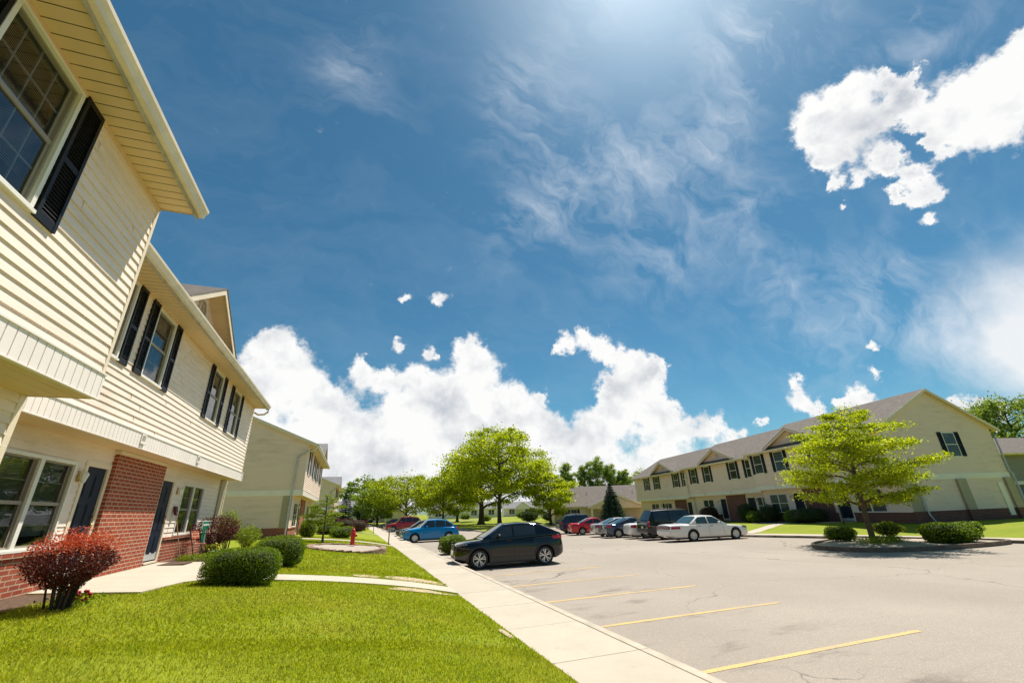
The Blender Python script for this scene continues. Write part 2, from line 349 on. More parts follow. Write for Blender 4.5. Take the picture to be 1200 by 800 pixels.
CUM=[(-0.2117,0.9353,0.2834,0.0681),(-0.1682,0.9242,0.343,0.0422),(-0.1994,0.9209,0.3348,0.0295),(-0.1425,0.9499,0.2783,0.0649),(-0.0841,0.9676,0.2381,0.0597),(-0.0421,0.98,0.1943,0.0639),(-0.0187,0.9503,0.3109,0.0258),(0.0023,0.9601,0.2797,0.0408),(0.0479,0.9582,0.2822,0.0379),(0.1161,0.9469,0.2997,0.0428),(0.096,0.9698,0.2242,0.0685),(0.1644,0.9547,0.2478,0.0625),(0.2229,0.9067,0.3581,0.0442),(0.2463,0.9174,0.3126,0.0561),(0.2226,0.9448,0.2402,0.0982),(0.313,0.9213,0.2308,0.0593),(0.3574,0.9126,0.1985,0.0664),(0.4126,0.8965,0.1616,0.05),(0.4904,0.8573,0.1568,0.0639),(0.5393,0.8212,0.1864,0.056),(0.5999,0.7796,0.18,0.0543),(0.6212,0.7579,0.1991,0.0325),(0.6543,0.7401,0.1554,0.0452),(0.6973,0.701,0.1495,0.0336),(0.7244,0.6783,0.1233,0.0228),(-0.2053,0.9635,0.1718,0.0949),(-0.0665,0.9917,0.1098,0.1187),(0.0718,0.9913,0.1102,0.1262),(0.2197,0.9696,0.1082,0.1302),(0.3673,0.927,0.076,0.1104),(0.5043,0.8599,0.0786,0.1072),(0.6236,0.7777,0.0794,0.0815),(0.0263,0.9994,0.024,0.1015),(0.3301,0.9438,0.0144,0.1069),(0.7096,0.701,0.0715,0.0573),(0.4977,0.8673,-0.0092,0.1022),(0.4387,0.8248,0.3566,0.0298),(0.4718,0.7996,0.3716,0.0256),(0.5028,0.7921,0.3461,0.0332),(0.5368,0.7777,0.3271,0.0346),(0.5785,0.7573,0.303,0.0339),(0.6062,0.7442,0.2806,0.0259),(0.5687,0.7789,0.2644,0.0599),(0.5514,0.802,0.2297,0.0489),(0.5945,0.7631,0.2535,0.0407),(0.5281,0.8077,0.262,0.0326),(0.5261,0.8201,0.2249,0.0324),(0.6049,0.7465,0.2772,0.0296),(0.4161,0.8388,0.3511,0.014),(0.0606,0.8894,0.4531,0.0211),(0.1438,0.8761,0.4602,0.0276),(0.1147,0.8793,0.4622,0.0117),(0.0612,0.9316,0.3584,0.0192),(0.1309,0.9287,0.347,0.0177),(0.151,0.9288,0.3383,0.0118),(0.3874,0.8914,0.2354,0.0158),(0.7115,0.3267,0.6221,0.0552),(0.7237,0.2764,0.6323,0.0418),(0.7553,0.2992,0.5831,0.0426),(0.723,0.3497,0.5958,0.0378),(0.7551,0.3428,0.5589,0.0317),(0.7545,0.2376,0.6118,0.0278),(0.7406,0.2359,0.6292,0.0162),(0.806,0.2056,0.555,0.0495),(0.8252,0.1711,0.5383,0.0544),(0.8292,0.1408,0.5409,0.0527),(0.8267,0.2175,0.519,0.0454),(0.8533,0.1871,0.4867,0.0425),(0.8151,0.1203,0.5666,0.0281),(0.8235,0.2872,0.4892,0.025),(0.8404,0.2916,0.4568,0.0249),(0.8277,0.3165,0.4635,0.0222),(0.8514,0.3131,0.4209,0.018),(0.7981,0.3034,0.5206,0.0223),(0.7849,0.3814,0.4884,0.015),(0.7686,0.2612,0.584,0.0285),(0.7709,0.2468,0.5872,0.0279),(0.7915,0.2421,0.5611,0.0229),(0.8143,0.2509,0.5234,0.0183),(0.7921,0.2594,0.5525,0.0141),(0.7698,0.2385,0.592,0.023),(0.7598,0.2139,0.614,0.0156),(0.787,0.3078,0.5347,0.03),(0.783,0.3456,0.5172,0.021),(0.7426,0.3695,0.5587,0.0219),(0.7623,0.3725,0.5293,0.0164),(0.7981,0.2405,0.5524,0.0182),(0.8162,0.2968,0.4958,0.0146),(0.8256,0.2544,0.5036,0.0137),(0.8193,0.3205,0.4754,0.0175),(0.7945,0.5681,0.2145,0.0213),(0.8016,0.5687,0.1842,0.0298),(0.8157,0.5563,0.1586,0.0261),(0.8354,0.5223,0.1711,0.0127),(0.8517,0.4941,0.1744,0.0271),(0.8427,0.5159,0.1539,0.0275),(0.8621,0.4635,0.2046,0.016),(0.8546,0.4559,0.2484,0.0121),(0.9073,0.3938,0.1473,0.0163),(0.9158,0.3794,0.1316,0.0202),(0.7561,0.6394,0.1398,0.0158),(0.9249,0.361,0.1196,0.0238)]
CIR=[(0.3191,0.3671,0.8737,0.0942),(0.5718,0.326,0.7528,0.08),(0.5968,0.4084,0.6907,0.0809),(0.5638,0.496,0.6604,0.0807),(0.5005,0.5686,0.6528,0.0863),(0.4198,0.6255,0.6577,0.0993),(0.3472,0.697,0.6274,0.085),(0.2805,0.7411,0.61,0.0769),(0.6198,0.2703,0.7367,0.0743),(0.918,0.2673,0.2929,0.0767),(0.9241,0.3156,0.2157,0.0787),(0.9358,0.3073,0.1725,0.0705),(0.8555,0.3839,0.3475,0.0882),(0.8251,0.4854,0.2891,0.0975),(0.7442,0.5277,0.4096,0.0781),(0.5606,0.6382,0.5277,0.1081),(0.6714,0.5043,0.543,0.0954),(0.309,0.5905,0.7456,0.1037),(0.2361,0.5418,0.8067,0.0642),(-0.099,0.603,0.7916,0.0664),(0.7526,0.1961,0.6286,0.0652),(0.8897,0.3881,0.2405,0.0718)]

def make_world():
    w=bpy.data.worlds.new('World'); scene.world=w; w.use_nodes=True; t=NT(w.node_tree); nt=w.node_tree
    bg=nt.nodes['Background']; tc=t.n('ShaderNodeTexCoord'); D=tc.outputs['Generated']
    sky=t.n('ShaderNodeTexSky'); sky.sky_type='NISHITA'; sky.sun_disc=False
    sky.sun_elevation=math.asin(SUN.z); sky.sun_rotation=math.atan2(SUN.x,SUN.y); sky.air_density=1.0; sky.dust_density=.35; sky.ozone_density=2.2
    S=.067
    hs=t.n('ShaderNodeHueSaturation'); hs.inputs['Saturation'].default_value=1.08; hs.inputs['Hue'].default_value=.487; hs.inputs['Value'].default_value=.84; t.l(sky.outputs[0],hs.inputs['Color'])
    def fld(vec,L,k=1.6):
        acc=None
        for x,y,z,r in L:
            d=t.n('ShaderNodeVectorMath',operation='DISTANCE'); t.l(vec,d.inputs[0]); d.inputs[1].default_value=(x,y,z)
            v=t.math('MULTIPLY_ADD',d.outputs['Value'],-1/(r*k),1.,clamp=True)
            v=t.math('MULTIPLY',v,v)
            acc=v if acc is None else t.math('ADD',acc,v)
        return acc
    def warp(vec,scale,det,amp,rough=.6):
        n=t.n('ShaderNodeTexNoise',i_Scale=scale,i_Detail=det,i_Roughness=rough); t.l(D,n.inputs['Vector'])
        c=t.n('ShaderNodeVectorMath',operation='SUBTRACT'); t.l(n.outputs[1],c.inputs[0]); c.inputs[1].default_value=(.5,.5,.5)
        m=t.n('ShaderNodeVectorMath',operation='MULTIPLY_ADD'); t.l(c.outputs[0],m.inputs[0]); m.inputs[1].default_value=(amp,amp,amp); t.l(vec,m.inputs[2])
        return m.outputs[0]
    v1=warp(D,9,3,.05); v2=warp(v1,34,8,.06,.66)
    F=fld(v2,CUM,1.45)
    n=t.n('ShaderNodeTexNoise',i_Scale=26.,i_Detail=9.,i_Roughness=.62); t.l(D,n.inputs['Vector'])
    F2=t.math('MULTIPLY_ADD',t.math('SUBTRACT',n.outputs[0],.5),.85,t.math('MINIMUM',F,1.3))
    mask=t.n('ShaderNodeMapRange',interpolation_type='SMOOTHSTEP'); mask.inputs[1].default_value=.12; mask.inputs[2].default_value=.50; t.l(F2,mask.inputs[0])
    # billow relief: same noise sampled a little towards the sun
    def reln(sc,off):
        a=t.n('ShaderNodeTexNoise',i_Scale=sc,i_Detail=6.,i_Roughness=.55); t.l(v1,a.inputs['Vector'])
        o=t.n('ShaderNodeVectorMath',operation='ADD'); t.l(v1,o.inputs[0]); o.inputs[1].default_value=tuple(SUN*off)
        b=t.n('ShaderNodeTexNoise',i_Scale=sc,i_Detail=6.,i_Roughness=.55); t.l(o.outputs[0],b.inputs['Vector'])
        return t.math('SUBTRACT',a.outputs[0],b.outputs[0])
    rel=t.math('ADD',t.math('MULTIPLY',reln(9,.06),2.3),t.math('MULTIPLY',reln(24,.022),1.1))
    thick=t.ramp(F2,(.4,1.3))
    lo=t.n('ShaderNodeTexNoise',i_Scale=7.,i_Detail=4.); t.l(D,lo.inputs['Vector'])
    sh=t.math('ADD',t.math('MULTIPLY_ADD',rel,-.75,.06),t.math('MULTIPLY',thick,t.math('MULTIPLY',t.ramp(lo.outputs[0],(.40,.70)),.8)),clamp=True)
    cc=t.mix(t.math('MULTIPLY',sh,.95),(.64,.64,.635),(.31,.34,.385))
    # thin high cloud: streaked veil
    mp=t.n('ShaderNodeMapping'); mp.inputs['Rotation'].default_value=(.3,.2,.9); mp.inputs['Scale'].default_value=(1.7,13.,8.); t.l(warp(D,3,4,.25),mp.inputs['Vector'])
    ci=t.n('ShaderNodeTexNoise',i_Scale=1.5,i_Detail=9.,i_Roughness=.62); t.l(mp.outputs[0],ci.inputs['Vector'])
    veil=t.math('MULTIPLY_ADD',t.math('MINIMUM',fld(warp(D,4,5,.22),CIR,1.9),1.0),.85,.10)
    cim=t.math('MULTIPLY',t.math('MULTIPLY',t.ramp(ci.outputs[0],(.42,.80)),veil),.60,clamp=True)
    sk=t.n('ShaderNodeVectorMath',operation='SCALE'); sk.inputs['Scale'].default_value=S; t.l(t.mix(1.,hs.outputs[0],(.56,.915,.99),'MULTIPLY'),sk.inputs[0])
    c=t.mix(cim,sk.outputs[0],(.58,.61,.645))
    soft=t.math('MINIMUM',fld(warp(D,4,5,.2),CIR[9:12],1.7),1.); c=t.mix(t.math('MULTIPLY',soft,.9,clamp=True),c,(.60,.61,.62))
    c=t.mix(mask.outputs[0],c,cc)
    sd=t.n('ShaderNodeVectorMath',operation='DISTANCE'); t.l(D,sd.inputs[0]); sd.inputs[1].default_value=tuple(SUN)
    au=t.math('POWER',t.math('MULTIPLY_ADD',sd.outputs['Value'],-1/.60,1.,clamp=True),3.)
    c=t.mix(t.math('MULTIPLY',au,.42,clamp=True),c,(1.25,1.22,1.2),'ADD')
    t.l(c,bg.inputs['Color']); bg.inputs['Strength'].default_value=1.0
    w.cycles.sampling_method='MANUAL'; w.cycles.sample_map_resolution=512
make_world()

# ---------------------------------------------------------------- terrain
def zlawn(x,y):
    t=np.maximum(2.55-np.asarray(x,float),0)
    H=.95-.50*smooth01(46,70,y)
    return H*(1-np.exp(-t/4.4))
def zlot(x,y):
    s=smooth01(6,18,np.asarray(x,float))
    return -.20-s*(.06+.0175*np.clip(np.asarray(y,float)-22,0,12))
def heightgrid(name,xs,ys,fn,m,lift=0):
    X,Y=np.meshgrid(xs,ys,indexing='ij'); Z=fn(X,Y)+lift
    V=np.stack([X,Y,Z],-1).reshape(-1,3); nx,ny=len(xs),len(ys)
    i=np.arange(nx*ny).reshape(nx,ny)
    F=np.stack([i[:-1,:-1],i[1:,:-1],i[1:,1:],i[:-1,1:]],-1).reshape(-1,4)
    o=fastmesh(name,V,F,m); o.data.polygons.foreach_set('use_smooth',[True]*len(F)); return tag(o,kind='structure')
xs=np.concatenate([np.linspace(-90,-8,24),np.linspace(-7.5,2.55,60)])
ys=np.concatenate([np.linspace(-15,45,100),np.linspace(46,125,50)])
def lawnfn(x,y): return zlawn(x,y)+.012*np.sin(x*2.1+y*1.3)*np.sin(y*1.7-x)*np.clip((2.4-x),0,1)
heightgrid('lawn',xs,ys,lawnfn,M['lawn'])
heightgrid('parking_lot',np.linspace(4.0,60,57),np.linspace(-25,92,60),zlot,M['asphalt'])
g=MB(); g.lathe([(0,-.9),(300,-.9),(900,-1.2),(3000,-2)],48); tag(g.build('ground',M['lawn_far']),kind='structure')
# left sidewalk: slabs with joints, integral kerb
mb=MB(); y=-13.6+.0
jn=[]; yy=5.93
while yy>-14: jn.append(yy); yy-=1.83
yy=5.93+1.83
while yy<112: jn.append(yy); yy+=1.83
jn.sort()
for a,b in zip(jn[:-1],jn[1:]):
    ga=.014 if abs(a-5.93)<.01 or int(a*7)%5==0 else .006
    mb.box(2.55,3.835,a+ga,b-.002,-.16,.0+random.uniform(-.002,.002))
tag(mb.build('sidewalk',M['concrete'],bevel=.006),kind='structure')
mb=MB()
for a,b in zip(jn[:-1:2],jn[2::2]): mb.box(3.845,4.0,a+.004,b,-.25,.003)
tag(mb.build('curb',M['curb'],bevel=.015),kind='structure')
# painted stall lines
for k in range(5):
    y=(5.42,7.98,10.48,12.95,15.35)[k]
    for nm in ('parking_line',):
        mb=MB(); n=14
        for i in range(n):
            a=4.12+i*(4.65/n); b=a+4.65/n
            mb.quad((a,y-.05+.003*a,float(zlot(a,y))+.004),(b,y-.05+.003*b,float(zlot(b,y))+.004),(b,y+.05+.003*b,float(zlot(b,y))+.004),(a,y+.05+.003*a,float(zlot(a,y))+.004))
        tag(mb.build(nm,M['paint']),kind='structure')
def poly_sheet(name,pts,fn,m,lift,res=.5,kind='structure',thick=0):
    """flat polygon draped on fn, subdivided"""
    bm=bmesh.new(); vs=[bm.verts.new((x,y,0)) for x,y in pts]; bm.faces.new(vs)
    bmesh.ops.triangulate(bm,faces=bm.faces[:])
    for _ in range(9):
        e=[e for e in bm.edges if e.calc_length()>res]
        if not e: break
        bmesh.ops.subdivide_edges(bm,edges=e,cuts=1); bmesh.ops.triangulate(bm,faces=[f for f in bm.faces if len(f.verts)>3])
    if thick:
        r=bmesh.ops.extrude_face_region(bm,geom=bm.faces[:]); low=[v for v in r['geom'] if isinstance(v,bmesh.types.BMVert)]
        lows=set(low)
    for v in bm.verts:
        v.co.z=float(fn(v.co.x,v.co.y))+lift
    if thick:
        for v in lows: v.co.z+=0
        for v in bm.verts:
            if v not in lows: v.co.z-=thick
    bmesh.ops.recalc_face_normals(bm,faces=bm.faces[:])
    me=bpy.data.meshes.new(name); bm.to_mesh(me); bm.free(); me.materials.append(m)
    o=bpy.data.objects.new(name,me); COL.objects.link(o); boxuv(me)
    if kind: tag(o,kind=kind)
    return o
WALK=[(-4.95,10.2),(-4.1,10.05),(-3.3,9.95),(-3.05,11.2),(-2.75,11.55),(2.55,11.35),(2.55,12.3),(-2.6,12.5),(-2.9,15.5),(-4.95,15.6)]
poly_sheet('walkway',WALK,zlawn,M['concrete'],.03,.45,thick=.1)
poly_sheet('entry_path',[(2.55,29.3),(-3.6,29.9),(-3.6,31.2),(2.55,30.3)],zlawn,M['concrete'],.03,.6,thick=.08)
poly_sheet('far_path',[(2.55,47.0),(-2.6,47.6),(-2.6,48.6),(2.55,48.0)],zlawn,M['concrete'],.03,.6,thick=.08)
poly_sheet('garden_bed',[(-5.0,6.9),(-4.35,7.2),(-4.3,8.6),(-4.2,9.6),(-4.25,10.03),(-4.97,10.15)],zlawn,M['soil'],.012,.4)
poly_sheet('garden_bed',[(-5.0,15.62),(-3.2,15.6),(-3.0,18.4),(-3.6,20.4),(-4.9,20.6)],zlawn,M['soil'],.012,.4)
def blob(cx,cy,rx,ry,n=26,j=.25,seed=0):
    r=random.Random(seed); a=[1+r.uniform(-j,j) for _ in range(n)]
    return [(cx+rx*(a[i]+a[i-1])/2*math.cos(2*math.pi*i/n),cy+ry*(a[i]+a[i-1])/2*math.sin(2*math.pi*i/n)) for i in range(n)]
for i,(x,y,rx,ry) in enumerate([(1.75,13.0,.8,.45),(.5,12.95,.35,.2),(1.6,11.0,.7,.28),(2.42,7.4,.07,.3)]):
    tag(poly_sheet('bare_dirt',blob(x,y,rx,ry,seed=i),lawnfn,M['dirt'],.014,.3,kind='structure'))
for i,(x,y,rx,ry) in enumerate([(5.0,24.0,.85,1.6)]):
    poly_sheet('gravel_patch',blob(x,y,rx,ry,seed=30+i),zlot,M['gravel'],.012,.4)
# grass blades of the near lawn
def inpoly(x,y,P):
    r=np.zeros(len(x),bool); n=len(P)
    for i in range(n):
        x1,y1=P[i]; x2,y2=P[i-1]
        c=((y1>y)!=(y2>y))&(x<(x2-x1)*(y-y1)/((y2-y1) if y2!=y1 else 1e-9)+x1); r^=c
    return r
def blades(name,n,y0,y1,x0,x1,h,w,pw=1.,seed=1,zf=lawnfn):
    g=np.random.default_rng(seed)
    y=y0+(y1-y0)*g.random(n)**pw; x=x0+(x1-x0)*g.random(n)
    k=~inpoly(x,y,WALK)&~((x<-4.35)&(y<10.2)&(y>6.8))&~((x<-3.2)&(y>15.5)&(y<20.6))&(x<2.53)
    for cx,cy,rx,ry in [(1.75,13.0,.6,.33),(1.6,11.0,.5,.2),(2.42,7.4,.05,.22)]:
        k&=(((x-cx)/rx)**2+((y-cy)/ry)**2>1)|(g.random(n)<.08)
    k&=((x+.1)/1.75)**2+((y-23.0)/2.6)**2>1
    k&=~((x<2.55)&(x>-3.6)&(y>29.3)&(y<31.2))
    k&=np.sin(x*1.9+np.sin(y*1.3)*2)+np.sin(y*2.3+x)*.8+g.normal(0,.9,n)>-1.6
    x=x[k];y=y[k];n=len(x); z=zf(x,y)
    a=g.random(n)*2*np.pi; s=h*g.uniform(.45,1.25,n); ww=w*g.uniform(.7,1.4,n); L=s*g.uniform(.2,.9,n); b=g.random(n)*2*np.pi
    P=np.stack([x,y,z-.004],-1); e=np.stack([np.cos(a),np.sin(a),0*a],-1)*ww[:,None]
    tip=P+np.stack([np.cos(b)*L,np.sin(b)*L,s],-1); mid=P+np.stack([np.cos(b)*L*.35,np.sin(b)*L*.35,s*.6],-1)
    V=np.stack([P-e,P+e,mid+e*.7,tip,mid-e*.7],1).reshape(-1,3)
    return V
Vs=[blades('a',170000,1.6,6.5,-4.9,2.55,.032,.0036,1.,1),blades('b',120000,6.0,14,-4.9,2.55,.036,.006,1.,2),blades('c',60000,13.5,34,-4.5,2.55,.05,.012,1.2,3)]
V=np.concatenate(Vs); F=np.arange(len(V)).reshape(-1,5)
tag(fastmesh('grass',V,F,M['blade']),'short bright green mown grass of the front lawn','grass',kind='stuff')

# right side: kerb, sidewalk, lawn along a polyline
CURB=[(36,-25),(31.5,-8),(29.2,4),(27.5,11.8),(25.9,18.0),(25.1,20.4),(23.9,22.9),(24.4,26),(25.6,33),(27.0,40.6),(28.4,48)]
def resample(P,st):
    out=[]
    for (x1,y1),(x2,y2) in zip(P[:-1],P[1:]):
        n=max(1,int(math.hypot(x2-x1,y2-y1)/st))
        out+=[(x1+(x2-x1)*i/n,y1+(y2-y1)*i/n) for i in range(n)]
    return out+[P[-1]]
C2=np.array(resample(CURB,1.0))
for _ in range(3): C2[1:-1]=(C2[:-2]+2*C2[1:-1]+C2[2:])/4
tn=np.gradient(C2,axis=0); tn/=np.linalg.norm(tn,axis=1)[:,None]; nr=np.stack([tn[:,1],-tn[:,0]],1)
nr=np.stack([np.full(len(nr),.95),np.full(len(nr),.1)],1)*.4+nr*.6
def strip(name,offs,m,smooth=False):
    """offs: list of (offset, z above lot or callable)"""
    V=[];F=[]
    for (x,y),(a,b) in zip(C2,nr):
        for o,z in offs:
            px,py=x+a*o,y+b*o; V.append((px,py,z(x,y,px,py)))
    k=len(offs)
    for i in range(len(C2)-1):
        for j in range(k-1): F.append((i*k+j,i*k+j+1,(i+1)*k+j+1,(i+1)*k+j))
    o=fastmesh(name,np.array(V),np.array(F),m); boxuv(o.data); return tag(o,kind='structure')
L0=lambda d: (lambda x,y,px,py: float(zlot(x,y))+d)
def zbase(y): return .30-.016*np.clip(np.asarray(y,float)-22,0,20)
def zr(fr): return lambda x,y,px,py: (float(zlot(x,y))+.13)*(1-fr)+(float(zbase(y))-.02)*fr
strip('curb',[(0,L0(-.05)),(.02,L0(.12)),(.15,L0(.13))],M['curb_d'])
strip('sidewalk',[(.16,L0(.125)),(1.5,L0(.135))],M['concrete'])
strip('lawn',[(1.5,L0(.13)),(2.4,zr(.12)),(4,zr(.5)),(5.5,zr(.85)),(7,zr(1)),(14,zr(1)),(40,zr(1)),(130,zr(1))],M['lawn'])
# far lawn behind the lot, with its kerb
FAR=[(28.4,48),(28.6,52),(27.6,55.5),(25,57.8),(21,58.2),(18,56.6),(16.0,53.0),(15.2,50.9),(14.6,51.4),(14.8,60),(15.0,69),(14.6,92)]
def zfar(x,y): return zlot(np.minimum(x,16),np.minimum(y,40))*1.0+.12+.35*smooth01(60,130,y)-.12*smooth01(18,40,x)
poly_sheet('far_lawn',FAR+[(13,92),(4.0,92),(4.0,110),(-10,124),(-10,330),(240,330),(240,40),(60,40),(34,44)],zfar,M['lawn_far'],0,9)
mb=MB(); R=resample(FAR,.8); R=[R[0]]+[((a[0]+b[0]*2+c[0])/4,(a[1]+b[1]*2+c[1])/4) for a,b,c in zip(R,R[1:],R[2:])]+[R[-1]]
for (x1,y1),(x2,y2) in zip(R[:-1],R[1:]):
    d=Vector((x2-x1,y2-y1)); 
    if d.length<1e-6: continue
    d.normalize(); n=Vector((d.y,-d.x))*.1
    za=float(zfar(x1,y1))+.015; zb_=float(zfar(x2,y2))+.015
    mb.hexa([(x1-n.x,y1-n.y,za-.4),(x2-n.x,y2-n.y,zb_-.4),(x2+n.x,y2+n.y,zb_-.4),(x1+n.x,y1+n.y,za-.4),(x1-n.x,y1-n.y,za),(x2-n.x,y2-n.y,zb_),(x2+n.x,y2+n.y,zb_),(x1+n.x,y1+n.y,za)])
tag(mb.build('curb',M['curb']),kind='structure')
poly_sheet('side_street',[(40,118),(40,123),(-9.9,123),(-9.9,118)],zfar,M['asphalt'],.02,6)
# entry path on the right lawn
def zright(x,y):
    i=((C2-np.array([x,y]))**2).sum(1).argmin(); d=float(np.linalg.norm(C2[i]-[x,y])); b=float(zlot(*C2[i]))+.13
    fr=np.interp(d,[1.5,2.4,4,5.5,7],[0,.12,.5,.85,1]); return b*(1-fr)+(float(zbase(C2[i][1]))-.02)*fr
poly_sheet('entry_path',[(25.1,25.1),(25.2,23.9),(31.2,26.0),(31.6,23.0),(32.6,22.9),(32.2,29.5),(31.2,29.5),(31.1,27.0)],zright,M['concrete'],.03,.6,thick=.08)
# planted island in the lot
ISL=[(19.75,15.55),(19.45,14.6),(19.7,13.5),(20.6,12.75),(22.2,12.3),(24.2,11.95),(26.0,11.85),(27.7,12.0),(26.6,15.6),(25.9,18.2),(24.4,17.7),(22.4,17.1),(20.6,16.3)]
R=resample(ISL+[ISL[0]],.35)[:-1]
for _ in range(4): R=[((a[0]+2*b[0]+c[0])/4,(a[1]+2*b[1]+c[1])/4) for a,b,c in zip(R[-1:]+R[:-1],R,R[1:]+R[:1])]
cxy=(sum(p[0] for p in R)/len(R),sum(p[1] for p in R)/len(R))
poly_sheet('island_gravel',[(x+(cxy[0]-x)*.03,y+(cxy[1]-y)*.05) for x,y in R],lambda x,y: zlot(x,y)+.10+.1*np.exp(-(((x-22.8)/2.)**2+((y-14.6)/1.4)**2)),M['gravel'],0,.4)
mb=MB()
for i in range(len(R)):
    (x1,y1),(x2,y2)=R[i-1],R[i]
    def inn(x,y,f=.05): v=Vector((cxy[0]-x,cxy[1]-y)); v.normalize(); return x+v.x*.15,y+v.y*.15
    a,b=inn(x1,y1),inn(x2,y2); z=float(zlot(x1,y1)); z2=float(zlot(x2,y2))
    mb.hexa([(x1,y1,z-.1),(x2,y2,z2-.1),(b[0],b[1],z2-.1),(a[0],a[1],z-.1),(x1,y1,z+.17),(x2,y2,z2+.17),(b[0],b[1],z2+.17),(a[0],a[1],z+.17)])
tag(mb.build('island_curb',M['curb_d']),kind='structure')
# ---------------------------------------------------------------- buildings
def siding(mb,P,s0,s1,z0,z1,ops=(),e=.127,lim=None,mi=0):
    zs={z0,z1}; k=0
    while z0+k*e<z1: zs.add(round(z0+k*e,5)); k+=1
    for o in ops:
        for z in o[2:4]:
            if z0<z<z1: zs.add(z)
    zs=sorted(zs); zs=[z for i,z in enumerate(zs) if i==0 or z-zs[i-1]>1e-4]
    for a,b in zip(zs[:-1],zs[1:]):
        ka=math.floor((a-z0)/e+1e-4); zb=z0+ka*e
        na=.021-.019*(a-zb)/e; nb=.021-.019*(b-zb)/e
        if lim: (sa,sb),(ta,tb)=lim(a),lim(b)
        else: sa,sb,ta,tb=s0,s1,s0,s1
        m=(a+b)/2; cut=sorted([(o[0],o[1]) for o in ops if o[2]-1e-4<m<o[3]+1e-4])
        segs=[];x=sa
        for c0,c1 in cut:
            if c0>x: segs.append((x,min(c0,sb)))
            x=max(x,c1)
        if x<sb: segs.append((x,sb))
        for i,(p,q) in enumerate(segs):
            p2=ta if (p==sa) else p; q2=tb if (q==sb) else q
            mb.quad(P(p,na,a),P(q,na,a),P(q2,nb,b),P(p2,nb,b),mi)
            if abs(a-zb)<1e-3: mb.quad(P(p,.001,a),P(q,.001,a),P(q,na,a),P(p,na,a),mi)
            if b-a>e*.9 and q-p>1.2 and random.random()<(q-p)/7:
                w=random.uniform(p+.3,q-.3); mb.wbox(P,w-.002,w+.002,nb-.002,na+.0012,a,b,mi)
def mkwindow(root,P,s0,s1,z0,z1,det,twin=False,cols=3,rows=2,blind=True):
    """double-hung window(s): trim, sashes, panes, muntins, blinds"""
    fr=MB(); t=.05
    # outer trim
    for a,b,c,d in ((s0-t,s1+t,z1,z1+t),(s0-t,s1+t,z0-t-.01,z0),(s0-t,s0,z0,z1),(s1,s1+t,z0,z1)): fr.wbox(P,a,b,-.02,.034,c,d)
    fr.wbox(P,s0-t-.02,s1+t+.02,.034,.055,z0-t-.012,z0-.025)
    hal=[(s0,s1)]
    if twin:
        m=(s0+s1)/2; fr.wbox(P,m-.05,m+.05,-.02,.03,z0,z1); hal=[(s0,m-.05),(m+.05,s1)]
    w=fr.build('window',M['frame'],root)
    dep=-.10 if det else .0
    pn=MB(); mu=MB(); bl=MB(); sa_=MB()
    for a,b in hal:
        zm=(z0+z1)/2
        if det:
            # jamb reveals
            for q in ((a,a+.025),(b-.025,b)): sa_.wbox(P,q[0],q[1],-.09,-.004,z0,z1)
            sa_.wbox(P,a+.025,b-.025,-.09,-.004,z1-.025,z1); sa_.wbox(P,a+.025,b-.025,-.09,-.004,z0,z0+.03)
            a2,b2=a+.025,b-.025
            sa_.wbox(P,a2,b2,-.055,-.012,zm-.035,zm+.02)
            for (c,d,n) in ((zm+.02,z1-.025,-.05),(z0+.03,zm-.035,-.03)):
                sa_.wbox(P,a2,a2+.03,n-.02,n+.01,c,d); sa_.wbox(P,b2-.03,b2,n-.02,n+.01,c,d)
                pn.quad(P(a2+.03,n,c),P(b2-.03,n,c),P(b2-.03,n,d),P(a2+.03,n,d))
                for k in range(1,cols): s=a2+(b2-a2)*k/cols; mu.wbox(P,s-.008,s+.008,n-.018,n-.004,c,d)
                for k in range(1,rows): z=c+(d-c)*k/rows; mu.wbox(P,a2+.03,b2-.03,n-.017,n-.005,z-.008,z+.008)
            # room behind: blind + dark back
            if blind:
                z=z1-.02; 
                while z>z0+.02+(z1-z0)*(.0 if random.random()<.9 else .3): 
                    bl.quad(P(a2,-.13,z),P(b2,-.13,z),P(b2,-.118,z-.021),P(a2,-.118,z-.021),0); z-=.024
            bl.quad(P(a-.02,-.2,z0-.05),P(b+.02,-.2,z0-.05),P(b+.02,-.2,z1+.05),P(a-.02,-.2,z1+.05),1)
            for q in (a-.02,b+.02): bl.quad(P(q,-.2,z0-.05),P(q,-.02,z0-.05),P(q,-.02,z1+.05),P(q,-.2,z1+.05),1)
        else:
            sa_.wbox(P,a,b,.002,.032,zm-.025,zm+.02)
            pn.quad(P(a,.0255,z0),P(b,.0255,z0),P(b,.0255,z1),P(a,.0255,z1))
    pn.build('pane',M['glass'] if det else M['winglass'],w)
    if mu.f: mu.build('muntin',M['frame'],w)
    if bl.f: bl.build('blind',[M['blind'],M['darkroom']],w)
    if sa_.f: sa_.build('sash',M['sash'] if det else M['frame'],w)
    return w
def mkshutter(root,P,s0,s1,z0,z1,step=.05):
    mb=MB(); t=.045; zm=z0+(z1-z0)*.47
    mb.wbox(P,s0,s0+t,.018,.05,z0,z1); mb.wbox(P,s1-t,s1,.018,.05,z0,z1)
    for a,b in ((z0,z0+.10),(zm-.035,zm+.035),(z1-.07,z1)): mb.wbox(P,s0+t,s1-t,.018,.047,a,b)
    mb.quad(P(s0+t,.0235,z0),P(s1-t,.0235,z0),P(s1-t,.0235,z1),P(s0+t,.0235,z1))
    for a,b in ((z0+.10,zm-.035),(zm+.035,z1-.07)):
        z=a
        while z<b-.01:
            mb.quad(P(s0+t,.044,z),P(s1-t,.044,z),P(s1-t,.026,min(b,z+step*.9)),P(s0+t,.026,min(b,z+step*.9))); mb.quad(P(s0+t,.023,z),P(s1-t,.023,z),P(s1-t,.044,z),P(s0+t,.044,z)); z+=step
    return mb.build('shutter',M['shutter'],root)
